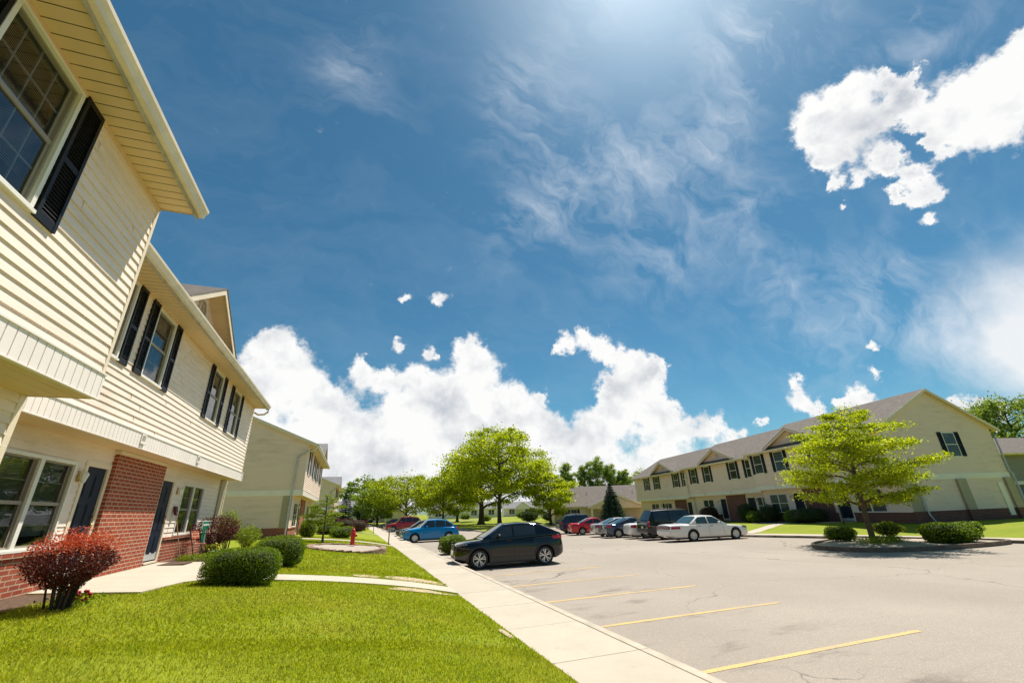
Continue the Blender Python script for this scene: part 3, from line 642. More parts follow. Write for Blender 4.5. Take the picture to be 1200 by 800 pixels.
def mkdoor(root,P,s0,s1,z0,z1,hand=1):
    mb=MB(); mb.wbox(P,s0,s1,-.05,-.01,z0,z1)
    w=s1-s0
    for c,d in ((.08,.32),(.37,.66),(.71,.93)):
        for a,b in ((.13,.45),(.55,.87)):
            A,B,Cc,Dd=s0+w*a,s0+w*b,z0+(z1-z0)*c,z0+(z1-z0)*d
            mb.wbox(P,A,B,-.01,-.002,Cc,Dd); mb.wbox(P,A+.03,B-.03,-.002,.006,Cc+.03,Dd-.03)
    d=mb.build('door',M['door'],root,bevel=.004)
    h=MB(); sx=s1-.07 if hand>0 else s0+.07
    zc=z0+.95
    for dz,r,nm in ((0,.03,'handle'),(.15,.025,'deadbolt')):
        h=MB(); h.lathe([(.012,0),(.012,.03),(r,.04),(r,.06),(0,.07)],10,Matrix.Translation(P(sx,0,zc+dz))@Vector(P(0,1,0)).__sub__(Vector(P(0,0,0))).to_track_quat('Z','Y').to_matrix().to_4x4()); h.build(nm,M['brass'],d,True)
    k=MB(); k.wbox(P,s0+.03,s1-.03,-.009,.0,z0+.04,z0+.22); k.build('kick_plate',M['galv'],d)
    f=MB()
    for a,b,c,e in ((s0-.10,s0,z0,z1+.1),(s1,s1+.10,z0,z1+.1),(s0,s1,z1,z1+.1)): f.wbox(P,a,b,-.06,.03,c,e)
    f.wbox(P,s0,s1,-.05,.06,z0-.04,z0)
    f.build('door_frame',M['trim'],root)
def mklamp(root,P,s,z):
    mb=MB(); mb.wbox(P,s-.05,s+.05,.01,.03,z-.12,z+.08)
    mb.tube([P(s,.03,z-.08),P(s,.08,z-.10),P(s,.11,z-.02),P(s,.11,z+.06)],.009,6)
    l=mb.build('wall_lamp',M['brass'],root)
    g=MB(); c=P(s,.11,z-.02)
    T=Matrix.Translation(c); g.lathe([(.03,-.11),(.06,.03),(.065,.035),(.05,.06),(.012,.1)],6,T); g.build('lantern',M['plaque_w'],l)
def mkgable(root,xc,hw,zb,slope,yface,ov,yback,mats,det=True):
    """cross gable over the eave"""
    zp=zb+hw*slope; e=.10
    q=thing('cross_gable',None,None); q.parent=root
    mb=MB(); P=lambda s,n,z:(s,yface-n,z)
    siding(mb,P,0,0,zb-.24,zp-.06,lim=lambda z:(xc-max(.01,(zp-z)/slope if z>zb else hw),xc+max(.01,(zp-z)/slope if z>zb else hw)))
    w=mb.build('cross_gable',mats['siding'],root)
    bpy.data.objects.remove(q)
    r=MB(); yo=yface-ov; th=.12; bx=hw+.12; zl=zp-bx*slope
    for sg in (-1,1):
        a=(xc,yo,zp+.05);b=(xc+sg*bx,yo,zl+.05);c=(xc+sg*bx,yface+.6,zl+.05);d=(xc,yback,zp+.05)
        lo=lambda p:(p[0],p[1],p[2]-.03)
        pts=[a,b,c,d]
        if sg<0: pts=pts[::-1]
        r.hexa([lo(p) for p in pts]+pts)
    r.build('shingle_roof',mats['roof'],w)
    k=MB()
    for sg in (-1,1):  # rake boards
        a=Vector((xc,yo+.02,zp+.02));b=Vector((xc+sg*bx,yo+.02,zl+.02))
        pts=[(a.x,a.y,a.z-.17),(b.x,b.y,b.z-.17),(b.x,b.y+.02,b.z-.17),(a.x,a.y+.02,a.z-.17),(a.x,a.y,a.z),(b.x,b.y,b.z),(b.x,b.y+.02,b.z),(a.x,a.y+.02,a.z)]
        k.hexa(pts)
        n=max(4,int(bx/.13))
        for i in range(n):   # soffit boards under the rake
            f0,f1=i/n,(i+.93)/n
            k.quad((xc+sg*bx*f0,yo+.04,zp-.03-bx*f0*slope),(xc+sg*bx*f1,yo+.04,zp-.03-bx*f1*slope),(xc+sg*bx*f1,yface,zp-.03-bx*f1*slope),(xc+sg*bx*f0,yface,zp-.03-bx*f0*slope),1)
        k.quad((xc,yo+.04,zp-.02),(xc+sg*bx,yo+.04,zl-.02),(xc+sg*bx,yface,zl-.02),(xc,yface,zp-.02),1)
    k.build('rake_board',[mats['trim'],mats['soffit']],w)
    v=MB(); rv=.27; zc=zb+hw*slope*.36; n=14
    arc=[(xc+rv*math.cos(math.pi*i/n),zc+.15+rv*1.15*math.sin(math.pi*i/n)) for i in range(n+1)]
    arc=[(xc+rv,zc-.1)]+arc+[(xc-rv,zc-.1)]
    for (x1,z1),(x2,z2) in zip(arc,arc[1:]+arc[:1]):
        v.tube([(x1,yface-.035,z1),(x2,yface-.035,z2)],.03,5)
    z=zc-.08
    while z<zc+.15+rv*1.05:
        hwz=rv if z<zc+.15 else rv*math.sqrt(max(0,1-((z-zc-.15)/(rv*1.15))**2))
        v.quad((xc-hwz,yface-.045,z),(xc+hwz,yface-.045,z),(xc+hwz,yface-.02,z+.045),(xc-hwz,yface-.02,z+.045)); z+=.05
    v.build('gable_vent',mats['trim'],w)
def townhouse(label,loc,rz,secs,depth,slope,ridge_y,mats,det,ends,name='apartment_building',group=None):
    """secs: list of dicts x0,x1,yo (front offset of upper wall),z0, lo (lower wall setback), items"""
    root=thing(name,label,'building',loc,rz,group)
    for S in secs:
        x0,x1,yo,z0,lo=S['x0'],S['x1'],S['yo'],S['z0'],S['lo']
        ZB,ZT,ZS=z0+2.46,z0+2.78,z0+5.45; ov=.52
        PU=lambda s,n,z,yo=yo:(s,yo-n,z); PL=lambda s,n,z,y=yo+lo:(s,y-n,z); PP=lambda s,n,z,y=yo+lo-.10:(s,y-n,z)
        upo=[(w[0],w[1],z0+3.87,z0+5.36) for w in S['up']]
        loo=[(w[0],w[1],z0+.62,z0+2.06) for w in S['win']]+[(d[0],d[1],z0+.0,z0+2.06) for d in S['doors']]
        D=det
        mb=MB(); siding(mb,PU,x0,x1,ZT,ZS,upo if D else []); mb.build('upper_wall',mats['siding'],root)
        mb=MB(); siding(mb,PL,x0,x1,z0+.58,ZB+.02,loo if D else [o for o in loo if o[2]<z0+.5]); mb.build('lower_wall',mats['siding'],root)
        # brick base with rowlock cap
        mb=MB(); xs=sorted([(d[0]-.1,d[1]+.1) for d in S['doors']]+[(p[0],p[1]) for p in S['piers']]); x=x0; 
        for a,b in xs+[(x1,x1)]:
            if a>x+.02:
                mb=MB(); mb.box(x,a,yo+lo-.03,yo+lo+.05,z0-.8,z0+.52); mb.box(x,a,yo+lo-.07,yo+lo+.05,z0+.52,z0+.585); mb.build('brick_base',mats['brick'],root)
            x=max(x,b)
        for a,b in S['piers']:
            mb=MB(); mb.box(a,b,yo+lo-.10,yo+lo+.06,z0-.8,ZB-.085); mb.build('brick_pier',mats['brick'],root)
            mb=MB(); mb.box(a-.02,b+.02,yo+lo-.13,yo+lo+.06,ZB-.083,ZB-.004); mb.build('pier_cap',mats['trim'],root)
        # overhang: ribbed metal band, soffit boards
        mb=MB(); x=x0
        while x<x1-.02:
            b=min(x+.145,x1); mb.box(x,x+(b-x)*.90,yo-.045,yo-.005,ZB,ZT-.012); mb.box(x+(b-x)*.90,b,yo-.037,yo-.005,ZB,ZT-.012); x=b
        mb.box(x0-.005,x1+.005,yo-.06,yo-.0,ZT-.012,ZT+.008); mb.box(x0-.004,x1+.004,yo-.053,yo,ZB-.012,ZB)
        for q in ends:
            if (q==0 and S is secs[0]) or (q==1 and S is secs[-1]):
                X=x0 if q==0 else x1; sg=-1 if q==0 else 1
                mb.box(min(X,X+sg*.045),max(X,X+sg*.045),yo-.045,yo+S['depth'],ZB-.01,ZT)
        mb.build('metal_band',mats['band'],root)
        mb=MB(); n=4 if D else 2
        for i in range(n): mb.box(x0,x1,yo+.002+(lo-.0)*i/n,yo+lo*(i+.97)/n,ZB+.004,ZB+.02)
        mb.build('overhang_soffit',mats['soffit2'],root)
        # eave soffit, gutter, roof
        mb=MB(); x=x0; st=.16 if D else .4
        while x<x1-.01:
            b=min(x+st,x1); mb.quad((x,yo-ov,ZS),(x+(b-x)*.93,yo-ov,ZS),(x+(b-x)*.93,yo,ZS),(x,yo,ZS)); mb.quad((x+(b-x)*.93,yo-ov,ZS+.012),(b,yo-ov,ZS+.012),(b,yo,ZS+.012),(x+(b-x)*.93,yo,ZS+.012)); x=b
        mb.box(x0,x1,yo-.035,yo+.0,ZS-.05,ZS-.002)
        for X in (x0,x1): # boxed eave ends
            s=.012 if X==x1 else -.012
            mb.add([(X+s,yo-ov,ZS),(X+s,yo+.02,ZS),(X+s,yo+.02,ZS+.17+(ov+.02)*slope),(X+s,yo-ov,ZS+.17)],[(0,1,2,3)])
        mb.build('eave_soffit',mats['soffit'],root)
        gt=MB(); prof=[(yo-ov,ZS-.025),(yo-ov-.075,ZS-.025),(yo-ov-.09,ZS+.03),(yo-ov-.12,ZS+.07),(yo-ov-.125,ZS+.115),(yo-ov-.105,ZS+.115),(yo-ov-.01,ZS+.05)]
        k=len(prof); gt.add([(X,y,z) for X in (x0-.02,x1+.02) for y,z in prof],[(i,(i+1)%k,(i+1)%k+k,i+k) for i in range(k)]+[tuple(range(k)),tuple(range(k,2*k))[::-1]])
        gt.box(x0-.01,x1+.01,yo-ov-.005,yo-ov+.015,ZS-.07,ZS+.14,1)
        gt.build('gutter',[mats['gutter'],M['gutter_face']],root)
        ry=ridge_y; zE=ZS+.12; half=ry-(-ov-.06)+0; zR=zE+slope*(ry+ov+.06)
        yb=S['depth']+.5; sb=(zR-zE)/(yb-(ry+yo)) 
        mb=MB(); e=.02; xa,xb=x0-(.28 if 0 in ends and S is secs[0] else e),x1+(.28 if 1 in ends and S is secs[-1] else e)
        yf=yo-ov-.07
        for (ya,za,yb2,zb2) in ((yf,zE,yo+ry,zR),(yo+yb,zE,yo+ry,zR)):
            pts=[(xa,ya,za),(xb,ya,za),(xb,yb2,zb2),(xa,yb2,zb2)]
            if ya>yb2: pts=pts[::-1]
            mb.hexa([(p[0],p[1],p[2]-.04) for p in pts]+pts)
        mb.build('shingle_roof',mats['roof'],root)
        # gable end walls
        for q in (0,1):
            outer=(q==0 and S is secs[0]) or (q==1 and S is secs[-1])
            X=x0 if q==0 else x1; sg=-1 if q==0 else 1
            PG=lambda s,n,z,X=X,sg=sg:(X+sg*n,s,z)
            d=S['depth']
            def lim(z,yo=yo,d=d):
                if z<=ZS+.05: return (yo,yo+d)
                h=(z-zE); a=yo-ov+h/slope; b=yo+yb-h/sb
                a=max(a,yo); b=min(b,yo+d)
                return (a,max(a+.01,b))
            gops=[]
            if outer and S.get('gwin'): gops=[]
            mb=MB(); siding(mb,PG,yo,yo+d,ZT if outer else ZB,zR-.1,gops,lim=lim); mb.build('gable_wall',mats['siding'],root)
            mb=MB(); siding(mb,PG,yo+lo,yo+d,z0+.62,ZB); mb.build('lower_gable_wall',mats['siding_low'] if outer else mats['siding'],root)
            mb=MB(); Xa,Xb=(X,X+sg*.03); mb.box(min(Xa,Xb),max(Xa,Xb),yo+lo-.03,yo+d,z0-1.,z0+.62); mb.build('brick_base',mats['brick'],root)
            # corner posts
            mb=MB()
            mb.box(X-.055 if q else X-.012,X+.012 if q else X+.055,yo-.02,yo+.07,ZT,ZS)
            mb.build('corner_post',mats['trim'],root)
            mb=MB(); mb.box(X-.09 if q else X-.014,X+.014 if q else X+.09,yo+lo-.02,yo+lo+.10,z0+.58,ZB); mb.build('corner_post',mats['trim'],root)
            if outer and q in ends:
                mb=MB()   # rake soffit and fascia
                for (ya,za,yb2,zb2) in ((yf,zE,yo+ry,zR),(yo+yb,zE,yo+ry,zR)):
                    a1=[(X,ya,za-.05),(X+sg*.28,ya,za-.05),(X+sg*.28,yb2,zb2-.05),(X,yb2,zb2-.05)]
                    mb.add(a1,[(0,1,2,3)],1)
                    mb.hexa([(X+sg*.265,ya,za-.19),(X+sg*.285,ya,za-.19),(X+sg*.285,yb2,zb2-.19),(X+sg*.265,yb2,zb2-.19),(X+sg*.265,ya,za+.0),(X+sg*.285,ya,za+.0),(X+sg*.285,yb2,zb2+.0),(X+sg*.265,yb2,zb2+.0)])
                    dd=1 if ya<yb2 else -1
                    mb.hexa([(X+sg*.02,ya,za-.21),(X+sg*.03,ya,za-.21),(X+sg*.03,yb2,zb2-.21),(X+sg*.02,yb2,zb2-.21),(X+sg*.02,ya,za-.05),(X+sg*.03,ya,za-.05),(X+sg*.03,yb2,zb2-.05),(X+sg*.02,yb2,zb2-.05)])
                mb.build('rake_board',[mats['trim'],mats['soffit']],root)
                for gw in S.get('gwin',[]):
                    mkwindow(root,PG,gw[0],gw[1],z0+3.87,z0+5.36,False); mkshutter(root,PG,gw[0]-.42,gw[0]-.07,z0+3.84,z0+5.42); mkshutter(root,PG,gw[1]+.07,gw[1]+.42,z0+3.84,z0+5.42)
        for w in S['up']:
            mkwindow(root,PU,w[0],w[1],z0+3.87,z0+5.36,D,cols=w[2] if len(w)>2 else 3)
            sd=w[3] if len(w)>3 else 'lr'
            if 'l' in sd: mkshutter(root,PU,w[0]-.40,w[0]-.075,z0+3.80,z0+5.43,.042 if D else .09)
            if 'r' in sd: mkshutter(root,PU,w[1]+.075,w[1]+.40,z0+3.80,z0+5.43,.042 if D else .09)
        for w in S['win']: mkwindow(root,PL,w[0],w[1],z0+.66,z0+2.02,D,twin=True,cols=1,rows=2)
        for d in S['doors']: mkdoor(root,PL,d[0],d[1],z0+.02,z0+2.05,d[2])
        for s in S.get('lamps',[]): mklamp(root,PL,s,z0+1.85)
        for s in S.get('plates',[]):
            mb=MB(); mb.wbox(lambda s_,n,z:(s_,yo-.045-n,z),s-.11,s+.11,0,.02,ZB+.09,ZB+.29)
            v=mb.build('exhaust_vent',M['white'],root,bevel=.004)
            mb=MB()
            for k in range(4): mb.wbox(lambda s_,n,z:(s_,yo-.045-n,z),s-.075+k*.04,s-.045+k*.04,.02,.0225,ZB+.15,ZB+.265)
            mb.wbox(lambda s_,n,z:(s_,yo-.045-n,z),s-.10,s+.10,.02,.03,ZB+.075,ZB+.09)  # dark strip drawn as the shadow below the vent
            mb.build('vent_slots_and_shadow',M['gutter_face'],v)
        for gb in S.get('gables',[]):
            zb=ZS+.30; zp=zb+gb[1]*gb[2]
            mkgable(root,gb[0],gb[1],zb,gb[2],yo-.0,.5,yo-ov+(zp-zE)/slope,mats,D)
    return root
def downspout(root,pts,r=.042,m='gutter'):
    mb=MB(); mb.tube(pts,r,6); return mb.build('downspout',M[m],root,smooth=60)
MW=dict(siding=M['siding'],siding_low=M['siding'],brick=M['brick'],trim=M['trim'],band=M['white'],soffit=M['soffit'],soffit2=M['soffit'],gutter=M['gutter'],roof=M['shingle'])
MR=dict(MW,siding=M['siding_r'],siding_low=M['siding_r'],brick=M['brick_d'],soffit=M['soffit'],soffit2=M['soffit'])
# left building: local x runs along +Y, local y runs away from the lot (-X)
XF=-3.27
b1=townhouse('cream two storey block close on the left with black shutters and red brick pier',(XF,0,0),rad(90),[
 dict(x0=-7.5,x1=6.76,yo=0,z0=.85,lo=.68,depth=10,up=[(3.68,4.64,4),(-.2,.8,4)],win=[(2.5,4.3)],doors=[(4.9,5.8,-1)],piers=[],lamps=[]),
 dict(x0=6.78,x1=20.75,yo=1.2,z0=.85,lo=.53,depth=9,up=[(8.5,9.42,3),(10.52,11.44,3),(14.90,15.86,3),(17.36,18.32,3)],
   win=[(8.55,10.42),(16.33,18.28)],doors=[(10.86,11.62,1),(14.62,15.45,1)],piers=[(11.74,14.4)],lamps=[10.64,15.85],plates=[11.35,15.08],gables=[(12.7,2.2,.60)])],
 9,.42,4.5,MW,True,[])
# taupe end post and gutter outlet of the left building
mb=MB(); mb.box(20.15,20.82,1.2+.46,1.2+.60,.86-.6,.85+2.455); mb.build('corner_post',M['taupe'],b1)
mb=MB(); mb.box(20.76,20.83,1.2+.44,1.2+.62,.86-.6,.85+2.455); mb.build('corner_post',M['trim'],b1)
mb=MB(); mb.box(20.70,20.80,1.14,1.3,3.29,3.62); mb.build('band_end',M['white'],b1)
downspout(b1,[(20.6,.60,6.27),(20.6,.62,6.12),(20.62,.75,6.02),(20.64,.98,6.0),(20.66,1.14,6.10)],.04)
b2=townhouse('second cream block on the left, its blank gable wall and downspout facing the camera',(-3.12,0,0),rad(90),[
 dict(x0=31,x1=45.8,yo=0,z0=.70,lo=.53,depth=9,up=[(32.6,33.6),(36.3,37.3),(39.2,40.2),(43.2,44.2)],win=[(32.4,34.2),(41,42.8)],doors=[(35,35.9,1),(38.8,39.7,1)],piers=[(36.0,38.6)],lamps=[34.7],gables=[(41.0,2.2,.60)])],
 9,.42,4.5,dict(MW,roof=M['shingle_g'],siding=M['siding_r'],siding_low=M['siding_r']),False,[0])
downspout(b2,[(30.78,-.55,6.1),(30.84,-.40,5.95),(30.88,.35,5.62),(30.90,.55,5.45),(30.90,.6,3.3),(30.90,.62,1.2),(30.80,.62,.75)],.05,'galv')
mb=MB(); mb.box(30.96,31.0,.55,1.05,1.3,3.15); mb.build('corner_post',M['taupe'],b2)
b3=townhouse('cream sided apartment block third on the left, small in the distance behind the young tree',(-2.5,0,0),rad(90),[
 dict(x0=66,x1=80,yo=0,z0=.25,lo=.53,depth=9,up=[(67.6,68.6),(71,72),(75,76)],win=[(67.4,69.2),(76,77.8)],doors=[(70,70.9,1)],piers=[(71.0,73.6)],gables=[(70.5,2.2,.60)])],
 9,.42,4.5,dict(MW,roof=M['shingle_g'],siding=M['siding_r'],siding_low=M['siding_r']),False,[0])
downspout(b3,[(65.84,-.5,5.6),(65.9,.4,5.2),(65.9,.55,5.0),(65.9,.6,.6)],.05,'galv')
# right building
uu=Vector((.179,.984,0)).normalized(); dn=Vector((uu.y,-uu.x,0))
o0=dn*28+uu*62.4
X=lambda u:62.4-u
def flip(L): return [(X(b),X(a),*r) for a,b,*r in L]
br=townhouse('long two storey block across the lot with brick piers, navy doors and side gable',(o0.x,o0.y,0),math.atan2(-uu.y,-uu.x),[
 dict(x0=0,x1=X(48.4),yo=.45,z0=-.02,lo=.53,depth=9,up=flip([(58.1,59.1),(55.2,56.2),(50.2,51.1)])+[(X(48.95),X(48.55),1,'l')],win=flip([(57,59),(53.6,55.4)]),doors=[(X(56),X(55.2),1),(X(49.8),X(48.9),-1)],piers=flip([(50.0,52.6)]),lamps=[X(56.3)],gables=[(X(53.4),2.9,.42)]),
 dict(x0=X(48.4),x1=X(36.3),yo=.45,z0=.14,lo=.53,depth=9,up=flip([(46.2,47.1),(43.5,44.4),(39.1,40.0)])+[(X(37.55),X(37.0),1,'l')],win=flip([(44.6,46.4),(36.4,37.7)]),doors=[(X(43.3),X(42.4),1),(X(39.05),X(38.0),-1)],piers=flip([(39.3,42.2)]),lamps=[X(43.7),X(37.85)],plates=[X(45),X(40.5)],gables=[(X(41.7),2.9,.42)]),
 dict(x0=X(36.3),x1=X(23.7),yo=0,z0=.30,lo=.58,depth=9,up=flip([(34.8,35.75),(32.2,33.2),(28.3,29.3),(25.4,26.4)]),win=flip([(33.6,35.5),(25.3,27.3)]),doors=[(X(32.85),X(31.85),1),(X(28.9),X(27.85),-1)],piers=flip([(29.2,31.7)]),lamps=[X(33.15),X(27.55)],plates=[X(33.8),X(28)],gables=[(X(30.75),2.9,.43)],gwin=[(4.95,5.85)])],
 9,.53,4.7,MR,False,[0,1])
xe=X(23.7)
for a,b in ((4.55,5.25),(8.35,9.0)):
    mb=MB(); mb.box(xe-.2,xe+.14,a,b,.92,2.75); pc=mb.build('porch_column',M['taupe'],br)
    mb=MB(); mb.box(xe-.2,xe+.16,a-.02,b+.02,-.5,.92); mb.build('brick_base',M['brick_d'],pc)
mb=MB(); mb.box(xe+.018,xe+.04,.62,1.45,.92,2.755); mb.build('corner_shade',M['taupe'],br)  # taupe sheet standing in for the shade at the wall corner
mb=MB(); mb.box(xe+.02,xe+.05,7.75,8.15,.5,2.5); mb.build('side_door',M['white'],br)
downspout(br,[(xe+.1,.75,2.7),(xe+.12,1.35,2.5),(xe+.13,1.5,2.2),(xe+.13,1.52,.75),(xe+.35,1.5,.30),(xe+.6,1.5,.26)],.05,'galv')
downspout(br,[(xe+.05,9.55,5.7),(xe+.09,9.1,5.4),(xe+.09,9.05,3.2),(xe+.2,9.05,3.0),(xe+.16,9.1,.8),(xe+.6,9.05,.25)],.055,'galv')
downspout(br,[(X(48.1),-.07,5.45),(X(48.1),.36,5.2),(X(48.1),.37,2.7),(X(48.1),.9,2.5),(X(48.1),.9,0)],.045)
# neighbour beyond the gable, wall shade put into its siding colour, one-storey buildings at the back
MG=dict(MR,siding=M['siding_shaded'],siding_low=M['siding_shaded'],roof=M['shingle'])
o1=dn*45+uu*37.3
bg=townhouse('shade-darkened apartment block behind the gable at the right edge, with a white band',(o1.x,o1.y,0),math.atan2(dn.y,dn.x),[
 dict(x0=-6,x1=30,yo=0,z0=.1,lo=.5,depth=9,up=[(5,6),(9,10)],win=[(6,7.8)],doors=[(4.4,5.3,1)],piers=[(1.2,3.4)])],9,.45,4.5,MG,False,[0])
mb=MB(); mb.box(14.4,17.2,-1.33,-1.25,.0,2.1); mb.build('white_fence_panel',M['white'],bg)
def ranch(label,loc,rz,W,D,H,slope,wins,doors,wm,rm,porch=None,shut=True):
    root=thing('one_storey_building',label,'building',loc,rz)
    P=lambda s,n,z:(s,-n,z)
    mb=MB(); siding(mb,P,0,W,0,H,e=.2); PG0=lambda s,n,z:(-n,s,z); PG1=lambda s,n,z:(W+n,s,z)
    ry=D/2; zR=H+slope*(ry+.4)
    lim=lambda z:(0,D) if z<H else (max(0,(z-H)/slope-.4),min(D,D+.4-(z-H)/slope))
    siding(mb,PG0,0,D,0,zR-.2,e=.2,lim=lim); siding(mb,PG1,0,D,0,zR-.2,e=.2,lim=lim); mb.box(0,W,D-.05,D,0,H)
    mb.build('wall',wm,root)
    mb=MB()
    for ya,yb in ((-.4,ry),(D+.4,ry)):
        pts=[(-.4,ya,H+.1),(W+.4,ya,H+.1),(W+.4,yb,zR+.1),(-.4,yb,zR+.1)]
        if ya>yb: pts=pts[::-1]
        mb.hexa([(p[0],p[1],p[2]-.1) for p in pts]+pts)
    rf=mb.build('roof',rm,root)
    for f in (.3,.7):
        mb=MB(); mb.tube([(W*f,ry*.55,H+slope*ry*.55),(W*f,ry*.55,H+slope*ry*.55+.75)],.09,8)
        mb.build('vent_pipe',M['white'],rf)
    mb=MB(); mb.box(-.4,W+.4,-.47,-.38,H-.06,H+.09); mb.build('gutter',M['white'],root)
    for a in wins:
        mkwindow(root,P,a,a+1.9,.75,H-.35,False,twin=True,cols=1)
        if shut:
            mkshutter(root,P,a-.45,a-.07,.7,H-.3,.12); mkshutter(root,P,a+1.97,a+2.35,.7,H-.3,.12)
    for a in doors: mkdoor(root,P,a,a+.95,.05,2.1,1)
    if porch:
        xa,xb,pd,sl=porch; xc=(xa+xb)/2; hw=(xb-xa)/2; zp=H+hw*sl
        mb=MB(); siding(mb,lambda s,n,z:(s,-pd-n,z),0,0,H-.35,zp-.05,e=.2,lim=lambda z:(xc-min(hw,max(.02,(zp-z)/sl)),xc+min(hw,max(.02,(zp-z)/sl)))); mb.build('porch_gable',wm,root)
        mb=MB()
        for sg in (-1,1):
            a=(xc,-pd-.3,zp+.1);b=(xc+sg*(hw+.4),-pd-.3,H-.4*sl+.1);c=(xc+sg*(hw+.4),.5,H-.4*sl+.1);d=(xc,(zp-H)/slope,zp+.1)
            pts=[a,b,c,d]
            if sg<0: pts=pts[::-1]
            mb.hexa([(p[0],p[1],p[2]-.08) for p in pts]+pts)
        mb.build('porch_roof',rm,root)
        mb=MB()
        for sg in (-1,1):
            a=(xc,zp);b=(xc+sg*(hw+.42),H-.42*sl)
            mb.hexa([(a[0],-pd-.34,a[1]-.16),(b[0],-pd-.34,b[1]-.16),(b[0],-pd-.3,b[1]-.16),(a[0],-pd-.3,a[1]-.16),(a[0],-pd-.34,a[1]+.08),(b[0],-pd-.34,b[1]+.08),(b[0],-pd-.3,b[1]+.08),(a[0],-pd-.3,a[1]+.08)])
        mb.build('rake_board',M['white'],root)
        for x in (xa+.2,xc,xb-.2):
            mb=MB(); mb.box(x-.14,x+.14,-pd-.05,-pd+.22,0,H-.3); mb.build('porch_post',M['white'],root)
    return root
ranch('tan one storey building with a broad grey roof and porch gable behind the spruce',(30.0,65.6,-.55),math.atan2(-6.2,15.6),19,12,2.55,.50,[1.6],[6.5,10.5],M['siding_r'],M['shingle'],porch=(5.4,13.6,2.0,.40))
ranch('low cream building with a grey roof far beyond the end of the sidewalk',(-13,119,.35),rad(-3),26,11,2.5,.45,[3,9.5,14.5,20],[7.5],M['trim'],M['shingle_g'],porch=(17.2,21.0,1.6,.5))
ranch('long white one storey building far behind the mid lawn trees',(24,152,.1),rad(-6),24,10,2.6,.42,[2,8,14,20],[12],M['white'],M['shingle_g'],shut=False)
ranch('white far building with a steep front gable left of the large tree',(52,158,.0),rad(-14),26,10,2.6,.42,[2,8,16,20],[12],M['white'],M['shingle_g'],porch=(4,10,1.5,.7),shut=False)
# ---------------------------------------------------------------- trees and plants
def mktree(name,label,loc,h,rx,lm,seed,trunk=.2,clear=.22,nl=16,leafn=9000,lsize=.2,asp=.45,flat=.3,prof='oval',clump=.75,rise1=.08,puff=1.,lean=(0,0),ry=None,bark='bark',group=None,layer=0.,spread=1.,cat='tree',sq=1.0,off=(0,0)):
    rng=np.random.default_rng(seed); r=random.Random(seed); ry=ry or rx
    root=thing(name,label,cat,loc,0,group)
    tr=MB(); top=Vector((lean[0],lean[1],h*.9)); base=Vector((0,0,-.15))
    def trunkpt(f):
        f=min(f,.965)
        return Vector((lean[0]*f*f+.12*trunk*10*math.sin(f*5+seed)*f*(1-f),lean[1]*f*f+.1*trunk*10*math.cos(f*4+seed)*f*(1-f),h*.9*f))
    fs=[0,.02,.06,.15,.3,.45,.6,.75,.9,1.]
    tr.tube([base]+[trunkpt(f) for f in fs],[trunk*1.55]+[trunk*(1.35 if f==0 else 1.12 if f<.03 else 1.)*(1-.93*f**.8)+.012 for f in fs],9)
    tips=[]; 
    for i in range(nl):
        f=clear+(.97-clear)*(i+r.uniform(.1,.9))/nl
        if prof=='oval': w=math.sin(math.pi*min(1,max(.0,(f-clear*.7)/(1.03-clear*.7)))**.72)**.62
        elif prof=='cone': w=(1.02-f)**.9*1.0
        elif prof=='column': w=.5+.5*math.sin(math.pi*f)
        else: w=1-.55*abs(f-.5)
        az=i*2.39996+r.uniform(-.5,.5); L=w*r.uniform(.8,1.08)*spread
        p0=trunkpt(f*.94 if f<.97 else .93); rise=(.45 if prof=='oval' else .1)*(1-f)*.6+(.25 if layer==0 else rise1)
        if prof=='column': rise=1.3
        end=Vector((p0.x+math.cos(az)*rx*L+off[0]*w,p0.y+math.sin(az)*ry*L+off[1]*w,p0.z+rise*rx*L*(.6 if prof!='column' else 1)))
        mid=(p0+end)/2+Vector((r.uniform(-.1,.1)*rx*L,r.uniform(-.1,.1)*rx*L,.10*rx*L*(1 if layer==0 else .5)))
        r0=trunk*(.5-.33*f)+.012
        tr.tube([p0,p0*.6+mid*.4+Vector((0,0,.03*rx)),mid,(mid+end)/2,end],[r0,r0*.8,r0*.6,r0*.35,r0*.12],6,caps=False)
        nb=max(4,int(9*L)) if prof!='cone' else 7
        for k in range(nb):
            t=.3+.7*(k+r.random()*.6)/nb
            q=(p0*(1-t)*(1-t)+mid*2*t*(1-t)+end*t*t)
            a2=az+(1 if k%2 else -1)*r.uniform(.5,1.25); l2=rx*L*(.42-.22*t)*r.uniform(.8,1.3)+.15
            e2=q+Vector((math.cos(a2)*l2,math.sin(a2)*l2,l2*r.uniform(-.1,.45)*(1 if layer==0 else .35)))
            tr.tube([q,(q+e2)/2+Vector((0,0,.06*l2)),e2],[r0*.28+.004,r0*.18+.003,.003],4,caps=False)
            for s in range(3): tips.append((q.lerp(e2,.35+.3*s),l2*.34+.08*rx*.3))
        tips.append((end,.12*rx))
    for k in range(9): tips.append((trunkpt(1.0-.03*k),.17*rx))
    tr.build('trunk',M[bark],root,smooth=True)
    T=np.array([t[0][:] for t in tips]); W=np.array([t[1] for t in tips])
    # clumpy: some twigs carry many leaves, some few
    pw=rng.gamma(clump,1,len(T))*W; pw/=pw.sum()
    ix=rng.choice(len(T),leafn,p=pw)
    P=T[ix]+rng.normal(size=(leafn,3))*W[ix][:,None]*np.array([.62,.62,.42*sq])*puff*(1 if layer==0 else np.array([1,1,.62]))
    P=P[P[:,2]>h*.06]
    lf=leaves('crown',P,lsize,M[lm],root,asp=asp,flat=flat,rng=rng)
    return root
